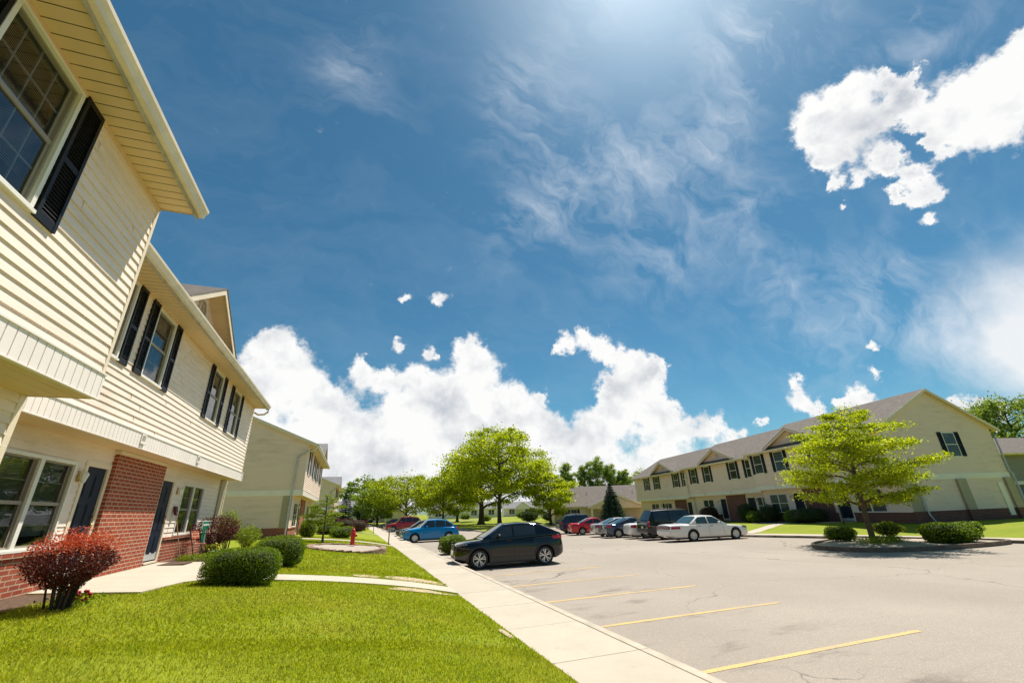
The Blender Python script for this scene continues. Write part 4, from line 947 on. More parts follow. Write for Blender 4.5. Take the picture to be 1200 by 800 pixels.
mktree('honey_locust_tree','airy lime green locust tree with tiered limbs on the gravel island at right',(22.7,14.75,-.2),7.15,2.95,'locust',5,trunk=.13,clear=.24,nl=32,leafn=36000,lsize=.12,asp=.5,flat=.5,layer=1,bark='bark_l',lean=(.28,-.25),ry=2.9,spread=1.0,rise1=.22,clump=.85)
mktree('honey_locust_tree','tallest broad locust tree, standing on the grass behind the black crossover',(21.5,67.5,-.3),17.2,8.3,'locust',12,trunk=.36,clear=.22,nl=34,leafn=26000,lsize=.37,clump=.55,asp=.5,flat=.3)
mktree('shade_tree','thick trunked green tree just left of and behind the tallest locust',(22.0,80,-.1),13.5,7.5,'locust_far',14,trunk=.55,clear=.2,nl=24,leafn=14000,lsize=.45,flat=.3)
mktree('shade_tree','low lime tree spreading right of the tallest locust, left of the tan building',(28.3,63.5,-.4),8.2,4.2,'locust',21,trunk=.22,clear=.16,nl=22,leafn=12000,lsize=.34,flat=.35)
mktree('shade_tree','rounded green tree above the blue wagon, in front of the far white building',(15.8,84,-.1),9.6,6.2,'locust_far',33,trunk=.2,clear=.12,nl=24,leafn=12000,lsize=.38,flat=.3)
mktree('shade_tree','wide lime tree over the red vehicle in the left row',(10.0,92,0.1),10.2,7.6,'locust_far',40,trunk=.25,clear=.14,nl=28,leafn=15000,lsize=.38,flat=.3)
mktree('shade_tree','shorter green tree at the far end of the left car row',(4.9,98,.1),8.0,5.0,'green',44,trunk=.22,clear=.1,nl=22,leafn=9000,lsize=.38,flat=.3)
mktree('shade_tree','dark low tree beside the end of the sidewalk',(3.0,106,.1),5.6,3.6,'dark',47,trunk=.2,clear=.05,nl=20,leafn=8000,lsize=.36,flat=.3)
mktree('shade_tree','pale rounded treetop rising behind the far cream building',(3.0,148,.2),15,7.5,'green',51,trunk=.3,clear=.1,nl=22,leafn=7000,lsize=.7,flat=.3)
mktree('shade_tree','dim green tree filling the gap behind the rounded tree over the blue wagon',(22,100,.1),9,7.5,'locust_far',53,trunk=.3,clear=.15,nl=22,leafn=9000,lsize=.45,flat=.3)
for i,(x,y,h,w,lab) in enumerate([(56.5,97,15.2,3.0,'tallest upright poplar behind the tan building roof'),(53.6,98,13.3,2.6,'upright poplar at the left of the tall poplar group'),(59.2,95.5,13.0,2.8,'upright poplar right of the tallest poplar'),(61.6,93,11.6,2.3,'slim poplar at the right end of the poplar group'),(49.8,100.5,14.6,2.4,'loose pale poplar standing apart at the left of the group')]):
    mktree('poplar_tree',lab,(x,y,-.3),h,w,'poplar',60+i,trunk=.25,clear=.08,nl=22,leafn=17000,lsize=.27,flat=.1,clump=1.2,puff=1.6,prof='column',group='poplars behind the tan building',spread=.75)
mktree('shade_tree','green treetop between the tan roof and the long apartment block',(72,100,-.3),12.8,4.2,'poplar',71,trunk=.25,clear=.15,nl=20,leafn=9000,lsize=.33,clump=1.3,puff=1.5,flat=.2)
mktree('shade_tree','treetop just showing above the ridge of the long apartment block',(60,48.8,.2),13.2,4.5,'poplar',72,trunk=.25,clear=.2,nl=20,leafn=6500,lsize=.34,flat=.2)
mktree('shade_tree','big dark green tree at the right edge behind the shade-darkened block',(90,34.5,.2),16.6,8.6,'green',73,trunk=.35,clear=.1,nl=32,leafn=30000,lsize=.42,clump=1.2,puff=1.5,flat=.3)
mktree('shade_tree','bushy green tree behind the gable peak, left of the big edge tree',(94,43,.2),16.2,6.2,'green',74,trunk=.3,clear=.1,nl=26,leafn=20000,lsize=.42,clump=1.2,puff=1.5,flat=.3)
mktree('shade_tree','greyish small treetop peeking past the gable roof',(96,51,.2),16.0,4.2,'poplar',75,trunk=.25,clear=.2,nl=18,leafn=5000,lsize=.36,flat=.3)
def mkspruce(label,loc,h,w,n,seed,ls):
    root=thing('spruce_tree',label,'tree',loc); r=random.Random(seed); rng=np.random.default_rng(seed)
    tr=MB(); tr.tube([(0,0,-.1),(0,0,h*.5),(0,0,h)],[h*.022,h*.014,.01],7); P=[]
    tiers=int(h*5)
    for i in range(tiers):
        f=(i+.3)/tiers; z=h*(.05+.95*f); L=w*(1-f)**.85*r.uniform(.85,1.1)+.05
        for k in range(9):
            a=k*.698+i*.7+r.uniform(-.2,.2); e=Vector((math.cos(a)*L,math.sin(a)*L,z-.12*L+.05))
            tr.tube([(0,0,z),e*.6+Vector((0,0,.4*z-.10*L)),e],[.02,.012,.004],4,caps=False)
            m=max(3,int(n/(tiers*9)*(L/w*1.6+.2)))
            t=rng.random(m)**.7; b=np.array([0,0,z])*(1-t)[:,None]+np.array(e[:])*t[:,None]
            side=rng.normal(size=(m,3))*np.array([.16,.16,.07])*L*.6; P.append(b+side)
    tr.build('trunk',M['bark'],root,True); leaves('crown',np.concatenate(P),ls,M['spruce'],root,asp=.35,rng=rng)
mkspruce('dark green spruce in front of the tan building porch',(30.0,48.6,-.45),5.1,1.75,16000,3,.20)
mkspruce('small slender spruce beyond the young tree, in front of the far grey roof',(-.75,52.5,.45),4.1,1.1,9000,4,.16)
mktree('young_tree','spindly young yellow green tree in the lawn left of the hydrant',(-1.42,27.4,.62),2.65,.95,'shrub_y',81,trunk=.05,clear=.30,nl=14,leafn=4200,lsize=.10,flat=.5,layer=1,bark='bark_l')
def mkbush(name,label,loc,r3,lm,n,ls,seed,core=True,boxy=2.,stems=0,group=None,cat='shrub',lump=.12,tip=None,asp=.5,open_=.0,up=0):
    """clipped or loose shrub: leaves through the outer shell, twiggy core, stems"""
    rng=np.random.default_rng(seed); root=thing(name,label,cat,loc,0,group); rx,ry,h=r3
    d=rng.normal(size=(n,3)); d/=np.linalg.norm(d,axis=1)[:,None]
    q=(np.abs(d)**boxy).sum(1)**(-1/boxy); s=1-np.abs(rng.normal(0,.12+open_,n)); s=np.clip(s,.3,1.03)
    ph=rng.uniform(0,6,6); lm_=1+lump*(np.sin(d[:,0]*4+ph[0])*np.sin(d[:,1]*4+ph[1])+.7*np.sin(d[:,2]*6+ph[2]+d[:,0]*3)*.7+.5*np.sin(d[:,1]*9+ph[3])*np.sin(d[:,0]*8+ph[4]))
    P=d*(q*s*lm_)[:,None]*np.array([rx,ry,h*.5]); 
    z0=h*.5 if not stems else h*.62
    if stems: P[:,2]*=.76; k=P[:,2]<0; P[k,0:2]*=(1+P[k,2]/(h*.5)*.55)[:,None]
    P[:,2]+=z0; P=P[P[:,2]>.02]
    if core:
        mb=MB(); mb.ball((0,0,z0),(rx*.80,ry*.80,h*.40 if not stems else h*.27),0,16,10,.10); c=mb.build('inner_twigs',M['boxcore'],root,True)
        if boxy>2:
            for v in c.data.vertices:
                w=Vector((v.co.x/(rx*.8),v.co.y/(ry*.8),(v.co.z-z0)/(h*.4))); l=w.length or 1; w/=l
                k=(abs(w.x)**boxy+abs(w.y)**boxy+abs(w.z)**boxy)**(-1/boxy); v.co=Vector((w.x*k*rx*.82,w.y*k*ry*.82,z0+w.z*k*h*.41))
    if stems:
        mb=MB(); r=random.Random(seed)
        for i in range(stems):
            a=r.uniform(0,6.28); b=r.uniform(0,.14); e=r.uniform(.3,.85)
            mb.tube([(math.cos(a)*b,math.sin(a)*b,-.05),(math.cos(a)*(b+rx*.1),math.sin(a)*(b+ry*.1),h*.3),(math.cos(a)*rx*e,math.sin(a)*ry*e,h*r.uniform(.55,.85))],[.018,.013,.005],5,caps=False)
        mb.build('stem',M['bark'],root,True)
    if tip:
        f=(P[:,2]/h-.68)/.3+rng.normal(0,.22,len(P)); mi=(f>.5).astype(int)
        # loose new shoots on top
        m=n//11; t=rng.random(m)*6.28; rr=np.sqrt(rng.random(m)); bx=np.cos(t)*rr*rx*.95; by=np.sin(t)*rr*ry*.95
        zb=z0+h*.38*np.sqrt(np.clip(1-rr**2*.9,0,1)); SH=np.stack([bx*1.06,by*1.06,zb+rng.random(m)**1.5*h*.13],1)
        P=np.concatenate([P,SH]); mi=np.concatenate([mi,np.ones(m,int)])
        leaves('foliage',P,ls,[M[lm],M[tip]],root,asp=asp,midx=mi,rng=rng)
    else: leaves('foliage',P,ls,M[lm],root,asp=asp,rng=rng)
    return root
zl=lambda x,y: float(zlawn(x,y))
mkbush('barberry_bush','dark barberry bush with bright red shoots in front of the near window',(-3.80,8.65,zl(-3.8,8.65)-.03),(.535,.52,.98),'maroon',13000,.030,1,core=False,stems=22,lump=.10,tip='redtip',open_=.14)
bpy.data.objects['barberry_bush'].scale=(1,1,1)
mkbush('barberry_bush','dark red barberry beside the right hand ground floor window',(-4.2,17.6,zl(-4.2,17.6)),(.72,.75,1.22),'maroon',9000,.04,2,core=False,stems=18,open_=.12)
mkbush('clipped_hedge','boxy clipped green hedge by the walkway, nearer of the two',(-2.02,11.03,zl(-2.02,11.03)-.03),(.68,.42,.69),'boxwood',21000,.030,3,boxy=4.5,lump=.075)
mkbush('clipped_hedge','rounded clipped green hedge by the path, farther of the two',(-1.82,14.45,zl(-1.82,14.45)-.03),(.64,.5,.79),'boxwood',16000,.034,4,boxy=3.0,lump=.085)
mkbush('leafy_perennial','bright yellow green leafy plant between the hedge and the barberry',(-3.45,18.7,zl(-3.45,18.7)),(.45,.6,.95),'shrub_y',1500,.085,5,core=False,stems=10,open_=.2,asp=.3)
mkbush('leafy_perennial','taller yellow stemmed plant against the building corner post',(-4.3,19.6,zl(-4.3,19.6)),(.4,.5,1.5),'shrub_y',900,.09,6,core=False,stems=8,open_=.25,asp=.35)
mkbush('low_plants','low green edging plants under the right hand window by the walkway',(-4.2,16.0,zl(-4.2,16)),(.5,.35,.22),'shrub_y',900,.05,7,core=False,open_=.2,cat='plant')
# red flowers at the barberry's foot
fl=thing('red_flowers','deep red flowers at the foot of the near barberry bush','flowers',(-3.80,9.05,zl(-3.8,9.05)))
mb=MB(); r=random.Random(3)
for i in range(34): mb.ball((r.gauss(0,.09),r.gauss(0,.07),.06+r.random()*.11),.022,0,6,4,.2)
mb.build('blossom',M['petal_r'],fl,True); leaves('foliage',np.stack([RNG.normal(0,.15,260),RNG.normal(0,.12,260),RNG.random(260)*.14],1),.05,M['boxwood'],fl)
mkbush('island_shrub','clipped shrub left of the trunk on the gravel island',(23.0,16.4,-.12),(.66,.6,.66),'boxwood',4000,.075,11,boxy=2.6)
mkbush('island_shrub','loose light shrub right of the trunk at the back of the island',(24.6,15.2,-.15),(.66,.66,.85),'shrub_y',3000,.085,12,stems=10,core=True,open_=.1)
mkbush('island_shrub','wide dark clipped shrub at the right end of the gravel island',(25.2,13.15,-.15),(1.0,.95,.80),'boxwood',7000,.08,13,boxy=3.,lump=.10)
mkbush('island_shrub','small loose shrub attached right of the wide dark island shrub',(26.3,12.9,-.12),(.55,.55,.8),'boxwood',1800,.08,14,stems=6,open_=.12)
mkbush('ground_plants','low grassy plants around the island trunk',(22.5,14.3,-.12),(1.5,.75,.34),'shrub_y',2600,.10,15,core=False,open_=.25,cat='plant',asp=.2)
mkbush('lot_shrub','round green shrub in the gravel patch ahead of the black crossover',(5.2,24.4,-.2),(.78,.7,.92),'boxwood',6000,.065,16,boxy=2.4,lump=.1)
mkbush('ground_plants','tuft of weeds beside the round shrub in the gravel patch',(5.5,23.5,-.2),(.45,.4,.28),'shrub_y',700,.07,17,core=False,open_=.2,cat='plant')
def rb(u,d): v=dn*d+uu*u; return v.x,v.y
for i,(u,d,rx,h,lm,lab) in enumerate([(35.6,26.9,.8,.95,'boxwood','light topped round shrub before the twin window right of the white sedan'),(34.3,27.2,.75,1.35,'dark','dark shrub behind the light topped one, below the twin window'),(32.9-1.6,26.9,.75,.95,'boxwood','pale round shrub at the foot of the right brick pier'),(29.9,26.9,1.15,1.05,'dark','long dark shrub hugging the right brick pier'),(37.2,27.3,.8,1.6,'dark','tall dark shrub beside the navy door behind the white sedan'),(43.6,27.6,.9,1.5,'maroon','reddish shrub glimpsed above the white sedan roof')]):
    x,y=rb(u,d); mkbush('foundation_shrub',lab,(x,y,float(zbase(y))-.05),(rx,rx,h),lm,3500,.085,20+i,boxy=2.6)
for i,(x,y,rx,h,lm,lab) in enumerate([(-.55,33.5,.75,.75,'boxwood','round green hedge behind the hydrant'),(-1.7,38.5,.9,.8,'boxwood','low green hedge along the second block entry'),(-2.2,43,.75,1.3,'shrub_y','yellow leaved shrub before the third block'),(-.6,45.5,.95,1.2,'maroon','dark red shrub left of the small spruce'),(.6,49,1.0,1.15,'maroon','dark red shrub right of the small spruce'),(-2.6,32.4,.55,1.1,'shrub_y','leafy plant by the brick corner of the second block'),(-1.9,50,.8,1.6,'maroon','tall red shrub at the third block corner')]):
    mkbush('garden_shrub',lab,(x,y,zl(x,y)-.03),(rx,rx,h),lm,3000,.075,40+i,boxy=2.5)
# shrubs far across the mid lawn
for i,(x,y,rx,h,lm) in enumerate([(33,84,2.0,2.3,'dark'),(37.5,84,1.8,1.9,'dark'),(28.5,100,1.4,1.5,'green'),(31,130,1.6,1.7,'green'),(44,118,1.8,1.9,'green')]):
    mkbush('distant_shrub',['dark rounded shrub right of the large locust trunk','second dark shrub farther right of the large locust trunk','small green shrub on the lawn left of the large trunk','green shrub before the far white building','green shrub far between the lawn trees'][i],(x,y,float(zfar(x,y))-.05),(rx,rx,h),lm,1500,.22,60+i)
# ---------------------------------------------------------------- small things
# hydrant
hx,hy=.12,24.7; hz=.50
hd=thing('fire_hydrant','red fire hydrant standing in the stone ringed bed on the lawn','hydrant',(hx,hy,hz),rad(-60))
mb=MB(); mb.lathe([(0,0),(.15,0),(.15,.035),(.105,.045),(.10,.50),(.125,.51),(.125,.55),(.10,.56),(.098,.62),(.08,.69),(.04,.735),(.03,.74)],20); mb.build('barrel',M['hydrant'],hd,smooth=40)
mb=MB(); mb.lathe([(.032,.735),(.032,.79),(0,.79)],6); mb.build('operating_nut',M['hydrant'],hd)
for k,(a,rr,L) in enumerate(((0,.045,.17),(180,.045,.17),(90,.062,.19))):
    mb=MB(); T=Matrix.Translation((0,0,.42))@Matrix.Rotation(rad(a),4,'Z')@Matrix.Rotation(rad(90),4,'Y')
    mb.lathe([(rr*.85,.06),(rr*.85,L-.05),(rr*1.25,L-.05),(rr*1.25,L),(rr*.4,L+.005),(rr*.4,L+.03),(0,L+.03)],12,T); mb.build('outlet_cap',M['hydrant'],hd,smooth=40)
# planter: ring of stone blocks
pl=thing('stone_planter','low oval planter ring of rough reddish stone blocks around the hydrant','planter',(-.1,23.0,0))
r=random.Random(9); n=32
for i in range(n):
    a=2*math.pi*i/n; cx_=1.62*math.cos(a); cy_=2.5*math.sin(a); gx,gy=-.1+cx_,23.0+cy_; zg=zl(gx,gy)
    ztop=max(zg+.08,.44)
    z=zg-.1; courses=max(1,int(round((ztop-zg)/.13)))
    mb=MB()
    for c in range(courses):
        zt=zg+(ztop-zg)*(c+1)/courses; j=lambda s=.02: r.uniform(-s,s)
        zb_=z; hw=.2+j(.02); 
        mb.hexa([Matrix.Rotation(a+math.pi/2+j(.05),4,'Z')@Vector(p)+Vector((cx_,cy_,0)) for p in [(-hw,-.12+j(),zb_),(hw,-.12+j(),zb_),(hw,.12,zb_),(-hw,.12,zb_),(-hw+j(),-.11+j(),zt+j(.01)),(hw+j(),-.11+j(),zt+j(.01)),(hw,.12,zt),(-hw,.12,zt)]])
        z=zt-.005
    mb.build('stone_block',M['stone'],pl,bevel=.018)
poly_sheet('planter_gravel',[(-.1+1.58*math.cos(2*math.pi*i/30),23.0+2.42*math.sin(2*math.pi*i/30)) for i in range(30)],lambda x,y: max(float(zlawn(x,y))+.035,.40)+.02*math.sin(x*3)*math.cos(y*4),M['gravel'],0,.3)
# posts beside the sidewalk
def signpost(label,loc,h,plate,m,pm,face=None,rz=0):
    root=thing('sign_post',label,'sign',loc,rz)
    mb=MB(); mb.box(-.03,.03,-.012,.012,-.2,h); mb.box(-.012,.012,-.035,.0,-.2,h); mb.build('post',M[m],root)
    if plate:
        mb=MB(); mb.box(-plate[0]/2,plate[0]/2,-.022,-.015,h-plate[1],h+.02); s=mb.build('sign_plate',M[pm],root,bevel=.002)
        if face: face(s,h)
    return root
signpost('short dark post with a small plate at the lawn edge near the hydrant',(2.32,30.6,0),1.05,(.22,.2),'post','signback')
signpost('thin dark post farther along the sidewalk edge before the car row',(2.3,52.5,0),1.3,(.3,.25),'post','signback')
def access(s,h):
    mb=MB(); mb.box(-.13,.13,-.0245,-.0225,h-.30,h-.03); mb.build('blue_panel',M['sign_blue'],s)
    mb=MB(); y=-.0265
    mb.box(-.02,.01,y-.001,y,h-.09,h-.06); mb.box(-.02,0,y-.001,y,h-.18,h-.10); mb.box(-.02,.05,y-.001,y,h-.18,h-.165); mb.box(.04,.055,y-.001,y,h-.24,h-.165); mb.box(.04,.08,y-.001,y,h-.25,h-.235)
    n=14; c=(-.01,h-.205)
    for i in range(n):
        a=math.pi*(.6+1.2*i/n); b=math.pi*(.6+1.2*(i+1)/n); mb.quad((c[0]+.05*math.cos(a),y,c[1]+.05*math.sin(a)),(c[0]+.05*math.cos(b),y,c[1]+.05*math.sin(b)),(c[0]+.065*math.cos(b),y,c[1]+.065*math.sin(b)),(c[0]+.065*math.cos(a),y,c[1]+.065*math.sin(a)))
    mb.build('wheelchair_symbol',M['plaque_w'],s)
signpost('blue and white accessible parking sign on a dark post behind the island',(26.4,18.45,-.13),2.05,(.31,.42),'black','plaque_w',face=access,rz=rad(-55))
lp=thing('lamp_post','slim dark lamp post at the lawn edge far along the sidewalk','lamp post',(1.5,88,zl(1.5,88)-.05))
mb=MB(); mb.tube([(0,0,0),(0,0,.3),(0,0,5.0)],[.16,.11,.08],8); mb.build('pole',M['post'],lp)
mb=MB(); mb.box(-.1,.5,-.15,.15,4.98,5.15); mb.build('lamp_head',M['post'],lp)
# garden odds and ends under the right hand window
zg=zl(-4.5,16.2)
gp=thing('garden_plaque','green t shaped garden plaque with white edging and a broad white stroke','plaque',(-4.35,16.95,zg),rad(65))
mb=MB(); mb.box(-.155,.155,-.012,.012,.86,1.06); mb.box(-.095,.095,-.012,.012,.42,.855); mb.build('board',M['plaque_g'],gp,bevel=.006)
mb=MB()
for a,b,c,d in ((-.165,.165,1.05,1.075),(-.165,-.15,.86,1.05),(.15,.165,.86,1.05),(-.1,.1,.405,.425),(-.12,.12,.93,.985),(.02,.06,.46,.80)): mb.box(a,b,-.017,-.011,c,d)
mb.build('white_trim',M['plaque_w'],gp); mb=MB(); mb.box(-.015,.015,-.005,.02,-.2,.45); mb.build('stake',M['wood'],gp)
bw=thing('broom','worn broom with red bristles up, leaning on the siding right of the door','broom',(-4.62,15.9,zg))
mb=MB(); mb.tube([(.10,0,.0),(-.28,.03,1.28)],.013,7); mb.build('handle',M['wood'],bw)
mb=MB(); mb.hexa([(-.31,-.03,1.25),(-.25,-.03,1.25),(-.25,.09,1.25),(-.31,.09,1.25),(-.36,-.07,1.5),(-.31,-.07,1.5),(-.31,.13,1.5),(-.36,.13,1.5)]); mb.build('bristles',M['maroon'],bw)
fc=thing('garden_chair','small folding garden chair with a pale leg and dark frame under the window','chair',(-4.4,16.55,zg),rad(70))
mb=MB(); 
for s in (-.2,.2): mb.tube([(s,-.18,0),(s,.12,.82)],.014,6)
mb.build('frame',M['black'],fc)
for s in (-.2,.2):
    mb=MB(); mb.tube([(s,.22,0),(s,-.12,.45)],.016,6); mb.build('leg',M['plaque_w'],fc)
mb=MB(); mb.box(-.21,.21,-.16,.18,.42,.445); mb.build('seat',M['brick'],fc)
mb=MB(); mb.hexa([(-.2,.05,.58),(.2,.05,.58),(.2,.07,.58),(-.2,.07,.58),(-.2,.12,.8),(.2,.12,.8),(.2,.14,.8),(-.2,.14,.8)]); mb.build('backrest',M['brick'],fc)
pt=thing('flower_pot','dark bowl pot of yellow flowers on the ground under the window','flower pot',(-4.1,17.0,zg-.02))
mb=MB(); mb.lathe([(0,0),(.13,0),(.2,.2),(.22,.21),(.2,.23),(.17,.2),(0,.18)],16); mb.build('bowl',M['black'],pt,smooth=40)
mb=MB(); r=random.Random(5)
for i in range(26): mb.ball((r.gauss(0,.1),r.gauss(0,.1),.26+r.random()*.16),.028,0,6,4,.2)
mb.build('blossom',M['petal_y'],pt,True); leaves('foliage',np.stack([RNG.normal(0,.11,320),RNG.normal(0,.11,320),.2+RNG.random(320)*.2],1),.05,M['shrub_y'],pt)
mt=thing('door_mat','brown door mat on the walkway in front of the second navy door','mat',(-4.35,15.0,zl(-4.35,15.0)+.035))
mb=MB(); mb.box(-.3,.3,-.42,.42,0,.018); mb.build('mat',M['soil'],mt,bevel=.004)
# ---------------------------------------------------------------- vehicles
M['glass_car']=mat('tinted_car_glass',(.022,.028,.028),.03,.2,2,spec=.9)
M['glass_teal']=mat('green_tinted_car_glass',(.035,.075,.075),.03,.2,2,spec=.9)
M['tyre']=mat('tyre_rubber',(.018,.017,.017),.8,.2,20)
M['rim']=mat('silver_wheel',(.62,.61,.60),.28,.1,6,metal=.75)
M['rimdark']=mat('wheel_recess',(.03,.03,.03),.5,.1,6)
M['chrome']=mat('chrome_trim',(.75,.75,.75),.12,.05,6,metal=1)
M['lens_red']=mat('red_tail_lamp',(.42,.010,.012),.12,.1,10,coat=.6)
M['lens_dark']=mat('dark_red_lamp_strip',(.13,.012,.018),.15,.2,6,coat=.5)
M['lens_amber']=mat('amber_lamp',(.65,.20,.02),.15,.1,10,coat=.6)
M['lens_clear']=mat('clear_head_lamp',(.22,.235,.25),.1,.15,10,coat=.6,metal=.3)
M['plate']=mat('licence_plate',(.62,.62,.58),.5,.1,20)
M['clad']=mat('grey_cladding',(.055,.052,.050),.55,.1,8)
def paint(name,c,metal=.0,rough=.16): return mat(name,c,rough,.04,.8,metal=metal,coat=.55,spec=.35)
PT={'black':paint('black_car_paint',(.004,.0045,.006),rough=.08),'blue':paint('bright_blue_car_paint',(.0,.19,.46)),'silver':paint('silver_car_paint',(.50,.50,.49),.45),'white':paint('white_car_paint',(.80,.76,.72)),
 'red':paint('red_car_paint',(.56,.012,.018)),'dred':paint('dark_red_car_paint',(.36,.008,.015)),'navy':paint('navy_car_paint',(.018,.028,.06)),'slate':paint('slate_blue_car_paint',(.05,.075,.12),.2),'gold':paint('pale_gold_car_paint',(.52,.47,.38),.4),'grey':paint('dark_grey_car_paint',(.04,.042,.046))}
def hermite(xp,fp,x):
    """monotone cubic"""
    xp=np.asarray(xp,float);fp=np.asarray(fp,float);h=np.diff(xp);d=np.diff(fp)/h;m=np.zeros(len(xp))
    m[0],m[-1]=d[0],d[-1]
    for i in range(1,len(xp)-1):
        if d[i-1]*d[i]>0:
            w1=2*h[i]+h[i-1];w2=h[i]+2*h[i-1]; m[i]=(w1+w2)/(w1/d[i-1]+w2/d[i])
    i=np.clip(np.searchsorted(xp,x)-1,0,len(h)-1);t=(x-xp[i])/h[i]; t=np.clip(t,0,1)
    return fp[i]*(1+2*t)*(1-t)**2+h[i]*m[i]*t*(1-t)**2+fp[i+1]*t*t*(3-2*t)+h[i]*m[i+1]*t*t*(t-1)
class Car:
    def __init__(s,sp):
        s.__dict__.update(sp)
        s.hw=s.W/2
    def top(s,t): return float(hermite(*zip(*s.deck),t))
    def wid(s,t): return s.hw*float(hermite(*zip(*s.plan),t))
    def bot(s,t): return float(np.interp(t,[0,.25,s.L-.3,s.L],[s.zb+.10,s.zb,s.zb+.02,s.zb+.14]))
    def belt(s,t): return float(np.interp(t,[0,s.gh[0],s.gh[3],s.L],[s.bf,s.bf,s.br,s.br]))
    def sec(s,t):
        w,zt,zb=s.wid(t),s.top(t),s.bot(t); sh=zt-s.crown*(zt-zb)
        bul=getattr(s,'fend',0.)
        fw=max(math.exp(-((t-s.tf)/.42)**2),math.exp(-((t-s.tr)/.46)**2))*bul
        w2=w+fw
        return [(0,zb),(.86*w,zb),(.955*w2,zb+.05),(.985*w2,zb+.20*(sh-zb)),(1.0*w2,zb+.45*(sh-zb)),(.995*w+fw*.8,zb+.72*(sh-zb)),(.975*w+fw*.3,sh-.03),(.94*w,sh+.012),(.84*w,sh+.55*(zt-sh)),(.55*w,zt-.1*(zt-sh)),(0,zt+.012)]
    def side(s,t,z):
        p=s.sec(t)[2:8]; zz=[q[1] for q in p]; yy=[q[0] for q in p]; return float(np.interp(z,zz,yy))
    def zr(s,t):
        a,b,c,d=s.gh; H=s.H
        return float(np.interp(t,[a,b,(b+c)/2,c,d],[s.belt(a)-.01,H-.035,H,s.hr,s.belt(d)-.01 if not getattr(s,'tail',None) else s.tail]))
    def yb(s,t): return s.wid(t)*.945
    def gy(s,t,z):
        b=s.belt(t); k=s.tumble; f=z-b
        return s.yb(t)-f*k-.25*f*f*k
    def X(s,t): return s.L/2-t
    def patch(s,name,tt,zf,side,m,parent,off=.006,nz=4,green=False):
        """panel on the side surface: tt list of t, zf(t)->(z0,z1)"""
        mb=MB(); V=[]
        for t in tt:
            z0,z1=zf(t)
            for j in range(nz+1):
                z=z0+(z1-z0)*j/nz; y=(s.gy(t,z) if green else s.side(t,z))+off
                V.append((s.X(t),side*y,z))
        F=[(i*(nz+1)+j,(i+1)*(nz+1)+j,(i+1)*(nz+1)+j+1,i*(nz+1)+j+1) for i in range(len(tt)-1) for j in range(nz)]
        mb.add(V,F); return mb.build(name,m,parent,True)
def loft(mb,rings,mi=0,cap=True):
    n=len(rings[0]); V=[p for r in rings for p in r]
    F=[(i*n+j,(i+1)*n+j,(i+1)*n+j+1,i*n+j+1) for i in range(len(rings)-1) for j in range(n-1)]
    F+=[(i*n+n-1,(i+1)*n+n-1,(i+1)*n,i*n) for i in range(len(rings)-1)]
    if cap: F+=[tuple(range(n)),tuple((len(rings)-1)*n+k for k in range(n))[::-1]]
    mb.add(V,F,mi)
WHEEL={}
def wheelmesh(r,style,wd):
    k=(r,style)
    if k in WHEEL: return WHEEL[k]
    T=Matrix.Rotation(rad(90),4,'X')   # axis along y, outer face at -y
    mb=MB(); ri=r*(.70 if style=='sport' else .64)
    mb.lathe([(ri,-wd/2),(r*.93,-wd/2),(r*.985,-wd*.40),(r,-wd*.25),(r,wd*.25),(r*.985,wd*.40),(r*.93,wd/2),(ri,wd/2*1.0)],32,T); o=mb.build('wheel',M['tyre'],None,smooth=40); ty=o.data; bpy.data.objects.remove(o)
    mb=MB(); mb.lathe([(ri*1.02,wd*.50),(ri*.97,wd*.54),(ri*.92,wd*.50),(ri*.90,wd*.2)],32,T,0); mb.lathe([(0,wd*.22),(ri*.92,wd*.22)],32,T,1)
    ns=5 if style!='cover' else 9
    for i in range(ns):
        a=2*math.pi*i/ns
        if style=='sport':
            for d in (-.20,.20):
                c=a+d; p0=Vector((math.cos(a+d*.5)*ri*.16,math.sin(a+d*.5)*ri*.16,wd*.47)); p1=Vector((math.cos(c)*ri*.95,math.sin(c)*ri*.95,wd*.50)); n=Vector((-math.sin(c),math.cos(c),0)); w0,w1=ri*.05,ri*.085
                q=[p0-n*w0,p1-n*w1,p1+n*w1,p0+n*w0]; z=Vector((0,0,-wd*.12)); mb.hexa([T@(x+z) for x in q]+[T@x for x in q],0)
        else:
            p0=Vector((math.cos(a)*ri*.15,math.sin(a)*ri*.15,wd*.46)); p1=Vector((math.cos(a)*ri*.95,math.sin(a)*ri*.95,wd*.49)); n=Vector((-math.sin(a),math.cos(a),0)); w0,w1=(ri*.10,ri*.19) if style=='alloy' else (ri*.05,ri*.26)
            q=[p0-n*w0,p1-n*w1,p1+n*w1,p0+n*w0]; z=Vector((0,0,-wd*.12)); mb.hexa([T@(x+z) for x in q]+[T@x for x in q],0)
    mb.lathe([(0,wd*.53),(ri*.14,wd*.52),(ri*.2,wd*.44)],16,T,0)
    o=mb.build('rim',[M['rim'],M['rimdark']],None,smooth=40); rm=o.data; bpy.data.objects.remove(o)
    WHEEL[k]=(ty,rm); return WHEEL[k]
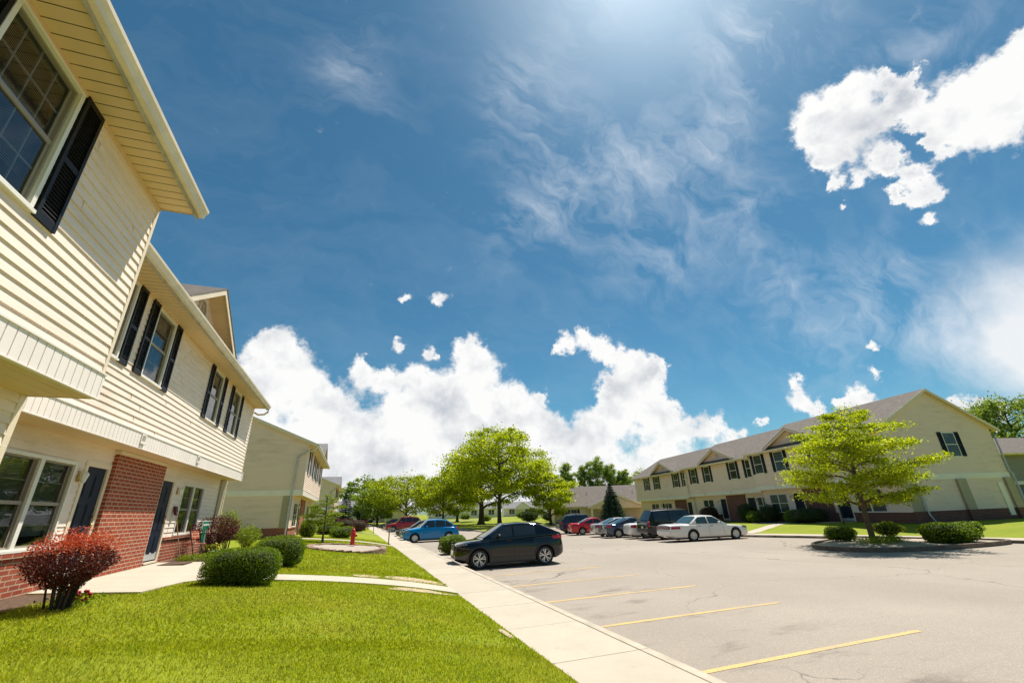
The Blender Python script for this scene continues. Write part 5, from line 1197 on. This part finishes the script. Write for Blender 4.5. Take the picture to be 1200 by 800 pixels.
def mkcar(name,label,cat,sp,loc,heading,pm,group,glass='glass_car',simple=False):
    """heading: direction the nose points (radians from +X)"""
    s=Car(sp); root=thing(name,label,cat,loc,heading,group)
    N=44 if not simple else 30
    tt=np.concatenate([np.linspace(0,.35,7),np.linspace(.42,s.L-.42,N),np.linspace(s.L-.35,s.L,7)])
    rings=[]
    for t in tt:
        p=s.sec(t); x=s.X(t); rings.append([(x,y,z) for y,z in p]+[(x,-y,z) for y,z in p[-2:0:-1]])
    mb=MB(); loft(mb,rings); body=mb.build('body',[pm,M['black']],root,smooth=35)
    c=MB(); wx=(s.X(s.tf),s.X(s.tr))
    for x in wx:
        for sg in (-1,1):
            T=Matrix.Translation((x,sg*(s.hw-.14),s.r))@Matrix.Rotation(rad(90),4,'X')
            R=s.r+.055; c.lathe([(0,-.2),(R,-.2),(R,.25),(0,.25)],28,T,1)
    cu=c.build('cutter',[pm,M['black']],root)
    # weld the lathe poles so the cutter is closed
    b=bmesh.new(); b.from_mesh(cu.data); bmesh.ops.remove_doubles(b,verts=b.verts,dist=1e-5); bmesh.ops.recalc_face_normals(b,faces=b.faces); b.to_mesh(cu.data); b.free()
    b=bmesh.new(); b.from_mesh(body.data); bmesh.ops.recalc_face_normals(b,faces=b.faces); b.to_mesh(body.data); b.free()
    md=body.modifiers.new('arch','BOOLEAN'); md.operation='DIFFERENCE'; md.object=cu; md.solver='EXACT'
    bpy.context.view_layer.update(); dg=bpy.context.evaluated_depsgraph_get(); me=bpy.data.meshes.new_from_object(body.evaluated_get(dg)); body.modifiers.clear(); body.data=me
    me.set_sharp_from_angle(angle=rad(32)); bpy.data.objects.remove(cu)
    # greenhouse
    a,b_,c_,d=s.gh; tg=np.concatenate([np.linspace(a,b_,10),np.linspace(b_,c_,12)[1:],np.linspace(c_,d,10)[1:]]); rings=[]
    for t in tg:
        zt=max(s.zr(t),s.belt(t)+.002); b0=s.belt(t)-.05; x=s.X(t); P=[]
        zs=[b0,s.belt(t),s.belt(t)+(zt-s.belt(t))*.5,s.belt(t)+(zt-s.belt(t))*.86]
        P=[(s.gy(t,max(z,s.belt(t))) ,z) for z in zs]; y1=s.gy(t,zt); P+=[(y1-.035,zt-.012),(y1*.72,zt+.010),(y1*.35,zt+.022),(0,zt+.026)]
        rings.append([(x,y,z) for y,z in P]+[(x,-y,z) for y,z in P[-2::-1]])
    mb=MB(); n=len(rings[0]); V=[p for r in rings for p in r]
    mb.add(V,[(i*n+j,(i+1)*n+j,(i+1)*n+j+1,i*n+j+1) for i in range(len(rings)-1) for j in range(n-1)]); mb.build('roof',getattr(s,'roofm',None) or pm,root,smooth=30)
    gm=M[glass]
    def zw(t): return s.belt(t)+.03, max(min(s.zr(t)-.055,s.H-.085)-getattr(s,'wdrop',0),s.belt(t)+.035)
    for (w0,w1) in s.wins:
        for sd in (-1,1): s.patch('side_window',np.linspace(w0,w1,9),zw,sd,gm,root,.007,4,True)
    def screen(nm,t0,t1,inset):
        mb=MB(); nn=6;mm=8; V=[]
        for t in np.linspace(t0,t1,nn+1):
            zt=s.zr(t); y1=max(s.gy(t,zt)-inset,.02)
            for j in range(mm+1):
                y=-y1+2*y1*j/mm; f=abs(y)/s.gy(t,zt); V.append((s.X(t)+(.012 if nm=='windscreen' else -.012),y,zt+.026*(1-f**2)+.014-.012*f**3))
        mb.add(V,[(i*(mm+1)+j,(i+1)*(mm+1)+j,(i+1)*(mm+1)+j+1,i*(mm+1)+j+1) for i in range(nn) for j in range(mm)]); return mb.build(nm,gm,root,True)
    screen('windscreen',a+.10,b_-.02,.075); screen('rear_window',c_+.05,d-.06 if not getattr(s,'rwcut',0) else c_+(d-c_)*s.rwcut,.085)
    # wheels
    ty,rm=wheelmesh(s.r,s.wheel,.21)
    for x in wx:
        for sg in (-1,1):
            w=bpy.data.objects.new('wheel',ty); COL.objects.link(w); w.parent=root; w.location=(x,sg*(s.hw-.125),s.r)
            w.rotation_euler=(random.uniform(-.0,.0),random.uniform(0,1.2),math.pi if sg>0 else 0)
            q=bpy.data.objects.new('rim',rm); COL.objects.link(q); q.parent=w
    # lamps, seams, handles, mirrors, plates
    L=s.L
    for sd in (-1,1):
        z0,z1,l=s.head; s.patch('headlight',np.linspace(.035,l,8),lambda t:(z0+.05*t/l,z1+.05*t/l),sd,M['lens_clear'],root,.008)
        z0,z1,l=s.tail_l; tl=s.patch('tail_light',np.linspace(L-l,L-.025,8),lambda t:(z0,z1),sd,M['lens_red'],root,.010)
        if getattr(s,'amber',0): s.patch('amber_lens',np.linspace(L-l,L-.025,6),lambda t:(z1,z1+.08),sd,M['lens_amber'],tl,.010)
        mb=MB()
        for t in s.seams:
            V=[]
            zb_,zt_=s.bot(t)+.13,s.belt(t)-.0
            for j in range(9):
                z=zb_+(zt_-zb_)*j/8
                for dt in (-.006,.006): V.append((s.X(t+dt),sd*(s.side(t,z)+.0025),z))
            mb.add(V,[(2*j,2*j+1,2*j+3,2*j+2) for j in range(8)])
        mb.build('door_seam',M['black'],root)
        for t in s.handles:
            z=s.belt(t)-.10; y=s.side(t,z); mb=MB(); mb.box(s.X(t)-.09,s.X(t)+.09,min(sd*(y-.01),sd*(y+.03)),max(sd*(y-.01),sd*(y+.03)),z-.014,z+.014); mb.build('door_handle',M['chrome'] if getattr(s,'chromeh',0) else (M['black'] if pm in (PT['white'],) else pm),root,bevel=.006)
        t=a+.45*(b_-a)+.22; z=s.belt(t)+.07; y=s.gy(t,z); mb=MB(); mb.ball((s.X(t),sd*(y+.12),z+.02),(.075,.10,.07),0,12,8); mb.box(s.X(t)-.03,s.X(t)+.03,min(sd*(y-.03),sd*(y+.08)),max(sd*(y-.03),sd*(y+.08)),z-.035,z-.005); mb.build('wing_mirror',getattr(s,'mirm',None) or pm,root,smooth=50)
        # sill / bumper cladding
        cm=getattr(s,'cladm',None)
        if cm: s.patch('sill_trim',np.linspace(s.tf+s.r+.06,s.tr-s.r-.06,8),lambda t:(s.bot(t)+.0,s.bot(t)+s.cladh),sd,cm,root,.012)
        if getattr(s,'rub',0): s.patch('side_moulding',np.linspace(s.tf+s.r+.07,s.tr-s.r-.07,10),lambda t:(s.rub-.025,s.rub+.025),sd,s.rubm,root,.014)
        if getattr(s,'archm',None):
            for tc in (s.tf,s.tr):
                mb=MB(); V=[]; n=18
                for i in range(n+1):
                    q=math.pi*(-.02+1.04*i/n)
                    for R in (s.r+.045,s.r+.105):
                        t=tc-math.cos(q)*R; z=s.r+math.sin(q)*R; V.append((s.X(t),sd*(s.side(min(max(t,.05),L-.05),max(z,s.bot(t)+.03))+.014),z))
                mb.add(V,[(2*i,2*i+1,2*i+3,2*i+2) for i in range(n)]); mb.build('arch_trim',s.archm,root,True)
    # nose and tail pieces
    zf=s.head[0]; wn=s.wid(0.0)
    mb=MB(); mb.box(s.X(0)-.02,s.X(0)+.014,-wn*.72,wn*.72,zf-.16,zf+.06); g=mb.build('grille',M['black'],root,bevel=.01)
    mb=MB(); mb.box(s.X(0)-.02,s.X(0)+.012,-wn*.8,wn*.8,s.zb+.14,s.zb+.24); mb.build('lower_intake',M['black'],root,bevel=.01)
    wr=s.wid(L); zt=s.tail_l[0]
    pz=s.platez; mb=MB(); mb.box(s.X(L)-.016,s.X(L)+.02,-.155,.155,pz-.075,pz+.075); mb.build('licence_plate',M['plate'],root,bevel=.004)
    if getattr(s,'bump',None):
        z0,z1,bm_=s.bump; tts=np.concatenate([np.linspace(L-.55,L-.02,8)])
        for sd in (-1,1): s.patch('rear_bumper',tts,lambda t:(z0,z1),sd,bm_,root,.03)
        mb=MB(); mb.box(s.X(L)-.05,s.X(L)+.02,-wr*.98,wr*.98,z0,z1); mb.build('rear_bumper',bm_,root,bevel=.02)
    if getattr(s,'rearband',None):
        z0,z1,m_=s.rearband; mb=MB(); mb.box(s.X(L)-.03,s.X(L)+.022,-wr*.98,wr*.98,z0,z1); mb.build('tail_panel',m_,root)
    if getattr(s,'rack',0):
        for sd in (-1,1):
            mb=MB(); y=s.gy((b_+c_)/2,s.H)-.10; pts=[(s.X(t),sd*y,max(s.zr(t),s.H-.06)+.07) for t in np.linspace(b_+.15,c_-.1,7)]
            mb.tube(pts,.02,6)
            for p in (pts[0],pts[3],pts[-1]): mb.tube([p,(p[0],p[1],p[2]-.09)],.018,6)
            mb.build('roof_rail',M['clad'],root,True)
    if getattr(s,'spoiler',0):
        mb=MB(); y=s.gy(c_,s.zr(c_))-.06; mb.hexa([(s.X(c_)+.1,-y,s.zr(c_)-.01),(s.X(c_)+.1,y,s.zr(c_)-.01),(s.X(c_+.28),y*.95,s.zr(c_)-.055),(s.X(c_+.28),-y*.95,s.zr(c_)-.055),(s.X(c_)+.1,-y,s.zr(c_)+.045),(s.X(c_)+.1,y,s.zr(c_)+.045),(s.X(c_+.28),y*.95,s.zr(c_)-.02),(s.X(c_+.28),-y*.95,s.zr(c_)-.02)]); mb.build('rear_spoiler',pm,root,bevel=.01)
    if getattr(s,'spare',0): pass
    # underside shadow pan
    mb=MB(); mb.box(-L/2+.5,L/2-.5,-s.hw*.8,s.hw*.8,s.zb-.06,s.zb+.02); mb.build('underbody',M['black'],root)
    return root
plan_s=lambda L:[(0,.70),(.12,.83),(.4,.93),(.9,.985),(1.5,1.),(L-1.6,1.),(L-.8,.975),(L-.3,.91),(L-.08,.83),(L,.76)]
def sedan(L=4.75,W=1.80,H=1.45,wb=2.75,tf=.92,r=.325,**k):
    d=dict(L=L,W=W,H=H,tf=tf,tr=tf+wb,r=r,zb=.20,crown=.10,bf=.93,br=.97,tumble=.34,fend=.015,
     deck=[(0,.58),(.06,.68),(.35,.76),(1.2,.90),(1.6,.95),(L-1.1,1.02),(L-.35,1.03),(L-.08,.98),(L,.84)],plan=plan_s(L),
     gh=(1.22,2.12,L-1.85,L-.72),hr=H-.06,wins=[(1.62,2.55),(2.63,3.45),(3.50,L-1.12)],head=(.60,.74,.55),tail_l=(.74,.94,.38),seams=(1.55,2.59,3.5),handles=(2.42,3.36),platez=.80,wheel='alloy')
    d.update(k); return d
CHR=dict(L=4.36,W=1.80,H=1.555,tf=.88,tr=.88+2.64,r=.345,zb=.22,crown=.09,bf=1.0,br=1.13,tumble=.38,fend=.035,
 deck=[(0,.66),(.05,.80),(.30,.92),(.95,1.01),(1.4,1.04),(3.2,1.08),(3.9,1.11),(4.22,1.08),(4.32,.97),(4.36,.80)],plan=[(0,.62),(.1,.76),(.35,.90),(.75,.975),(1.2,.985),(2.2,.965),(3.3,.99),(3.75,.99),(4.05,.94),(4.25,.85),(4.36,.74)],
 gh=(.98,1.98,3.35,4.27),hr=1.51,wins=[(1.35,2.22),(2.29,3.18)],head=(.80,.86,.42),tail_l=(.92,1.05,.50),seams=(1.33,2.26,3.2),handles=(2.05,),platez=.72,wheel='sport',cladm=M['clad'],cladh=.15,archm=M['black'],spoiler=1,rwcut=.75,mirm=M['black'],wdrop=.02)
PTC=dict(L=4.29,W=1.70,H=1.60,tf=.86,tr=.86+2.616,r=.325,zb=.20,crown=.10,bf=1.00,br=1.02,tumble=.30,fend=.07,
 deck=[(0,.66),(.06,.80),(.30,.92),(.8,1.0),(1.25,1.06),(1.6,1.08),(3.6,1.08),(4.1,1.05),(4.24,.95),(4.29,.72)],plan=[(0,.55),(.1,.68),(.4,.80),(.9,.90),(1.4,.95),(2.2,.97),(3.4,.97),(3.9,.94),(4.15,.86),(4.29,.74)],
 gh=(1.22,1.86,3.30,4.12),hr=1.53,wins=[(1.55,2.36),(2.43,3.18),(3.24,3.68)],head=(.70,.86,.45),tail_l=(.80,1.0,.20),seams=(1.5,2.40,3.2),handles=(2.25,3.05),platez=.85,wheel='cover',rwcut=.8,bump=(.36,.56,PT['blue']))
GM=sedan(L=5.38,W=1.98,H=1.44,wb=2.91,tf=1.05,r=.335,bf=.92,br=.96,deck=[(0,.58),(.05,.68),(.4,.80),(1.3,.90),(1.75,.95),(5.38-1.25,1.0),(5.38-.4,.99),(5.38-.06,.93),(5.38,.72)],gh=(1.55,2.36,3.42,4.12),hr=1.39,
 wins=[(1.92,2.78),(2.86,3.62)],tumble=.36,head=(.62,.74,.5),tail_l=(.72,.86,.62),seams=(1.85,2.82,3.68),handles=(2.66,3.5),platez=.76,wheel='cover',rub=.46,rubm=PT['white'],bump=(.40,.62,PT['white']),rearband=(.71,.87,M['lens_dark']))
SUV=dict(L=4.95,W=1.93,H=1.86,tf=.92,tr=.92+2.95,r=.37,zb=.28,crown=.07,bf=1.10,br=1.12,tumble=.24,fend=.03,
 deck=[(0,.78),(.05,.92),(.3,1.02),(1.2,1.10),(1.6,1.13),(4.5,1.14),(4.85,1.13),(4.92,1.08),(4.95,.95)],plan=[(0,.78),(.12,.88),(.4,.95),(.9,.99),(1.5,1),(4.2,1),(4.7,.975),(4.87,.94),(4.95,.88)],
 gh=(1.32,1.95,4.42,4.86),hr=1.81,wins=[(1.62,2.38),(2.46,3.28),(3.36,4.42)],head=(.82,.98,.4),tail_l=(.82,1.10,.16),amber=1,seams=(1.55,2.42,3.32),handles=(2.26,3.16),platez=.78,wheel='alloy',rack=1,rwcut=.85,bump=(.50,.72,M['clad']),cladm=M['clad'],cladh=.14,rub=.62,rubm=M['clad'])
MID=dict(SUV,L=4.75,W=1.90,H=1.72,tr=.92+2.78,r=.355,deck=[(0,.74),(.05,.88),(.3,.98),(1.2,1.06),(1.6,1.09),(4.3,1.10),(4.65,1.09),(4.72,1.02),(4.75,.9)],plan=[(0,.74),(.12,.86),(.4,.94),(.9,.985),(1.5,1),(4.0,1),(4.45,.97),(4.65,.92),(4.75,.84)],bf=1.05,br=1.09,gh=(1.25,1.98,4.05,4.64),hr=1.64,wins=[(1.6,2.42),(2.5,3.28),(3.36,4.1)],tail_l=(.90,1.06,.30),amber=0,bump=(.46,.66,PT['navy']))
g1='cars parked along the left sidewalk'; g2='cars parked nose in at the right kerb'
def lot_z(x,y): return float(zlot(x,y))
mkcar('parked_car','black compact crossover with silver spoked wheels, nearest car in the lot','car',CHR,(6.02,18.05,-.205),rad(176.5),PT['black'],g1)
mkcar('parked_car','bright blue rounded retro wagon parked at the left sidewalk','car',PTC,(5.9,36.6,-.205),rad(180),PT['blue'],g1)
mkcar('parked_car','silver sedan half hidden behind the bright blue wagon','car',sedan(),(6.2,39.3,-.205),rad(180),PT['silver'],g1)
mkcar('parked_car','dark grey sedan next beyond the silver one in the left row','car',sedan(H=1.47),(6.3,43.6,-.21),rad(180),PT['grey'],g1)
mkcar('parked_suv','dark red suv standing farther along the left row','suv',dict(MID,H=1.78,bump=(.46,.66,PT['dred'])),(6.5,61.5,-.21),rad(180),PT['dred'],g1,simple=True)
mkcar('parked_car','pale gold sedan just beyond the dark red suv','car',sedan(),(6.4,64.6,-.21),rad(180),PT['gold'],g1,simple=True)
mkcar('parked_car','small black sedan at the far end of the left row','car',sedan(H=1.5),(6.3,74.5,-.21),rad(180),PT['grey'],g1,simple=True)
hd_=math.atan2(-.179,.984)
def place(nm,label,cat,sp,u_,d_,pm,glass='glass_car',dh=0):
    v=dn*d_+uu*u_; return mkcar(nm,label,cat,sp,(v.x,v.y,lot_z(v.x,v.y)),hd_+dh,pm,g2,glass)
place('parked_car','long white four door sedan with red tail strip, nearest in the right row','car',GM,26.95,16.35,PT['white'],'glass_teal',.04)
place('parked_suv','large black suv with roof rails beside the long white sedan','suv',SUV,29.9,16.2,PT['black'])
place('parked_car','white sedan showing only its tail between the black suv and slate sedan','car',sedan(L=4.7),32.4,16.0,PT['white'])
place('parked_car','slate blue sedan parked between the silver car and the white tail','car',sedan(L=4.55,wheel='cover'),35.1,15.1,PT['slate'])
place('parked_car','silver sedan left of the slate blue one in the right row','car',sedan(L=4.8),37.5,15.1,PT['silver'],'glass_teal')
place('parked_car','bright red sedan in the right row, between the silver car and navy suv','car',sedan(L=4.65,H=1.44),41.5,14.2,PT['red'])
place('parked_suv','navy suv at the far left end of the right row','suv',MID,44.7,14.0,PT['navy'])
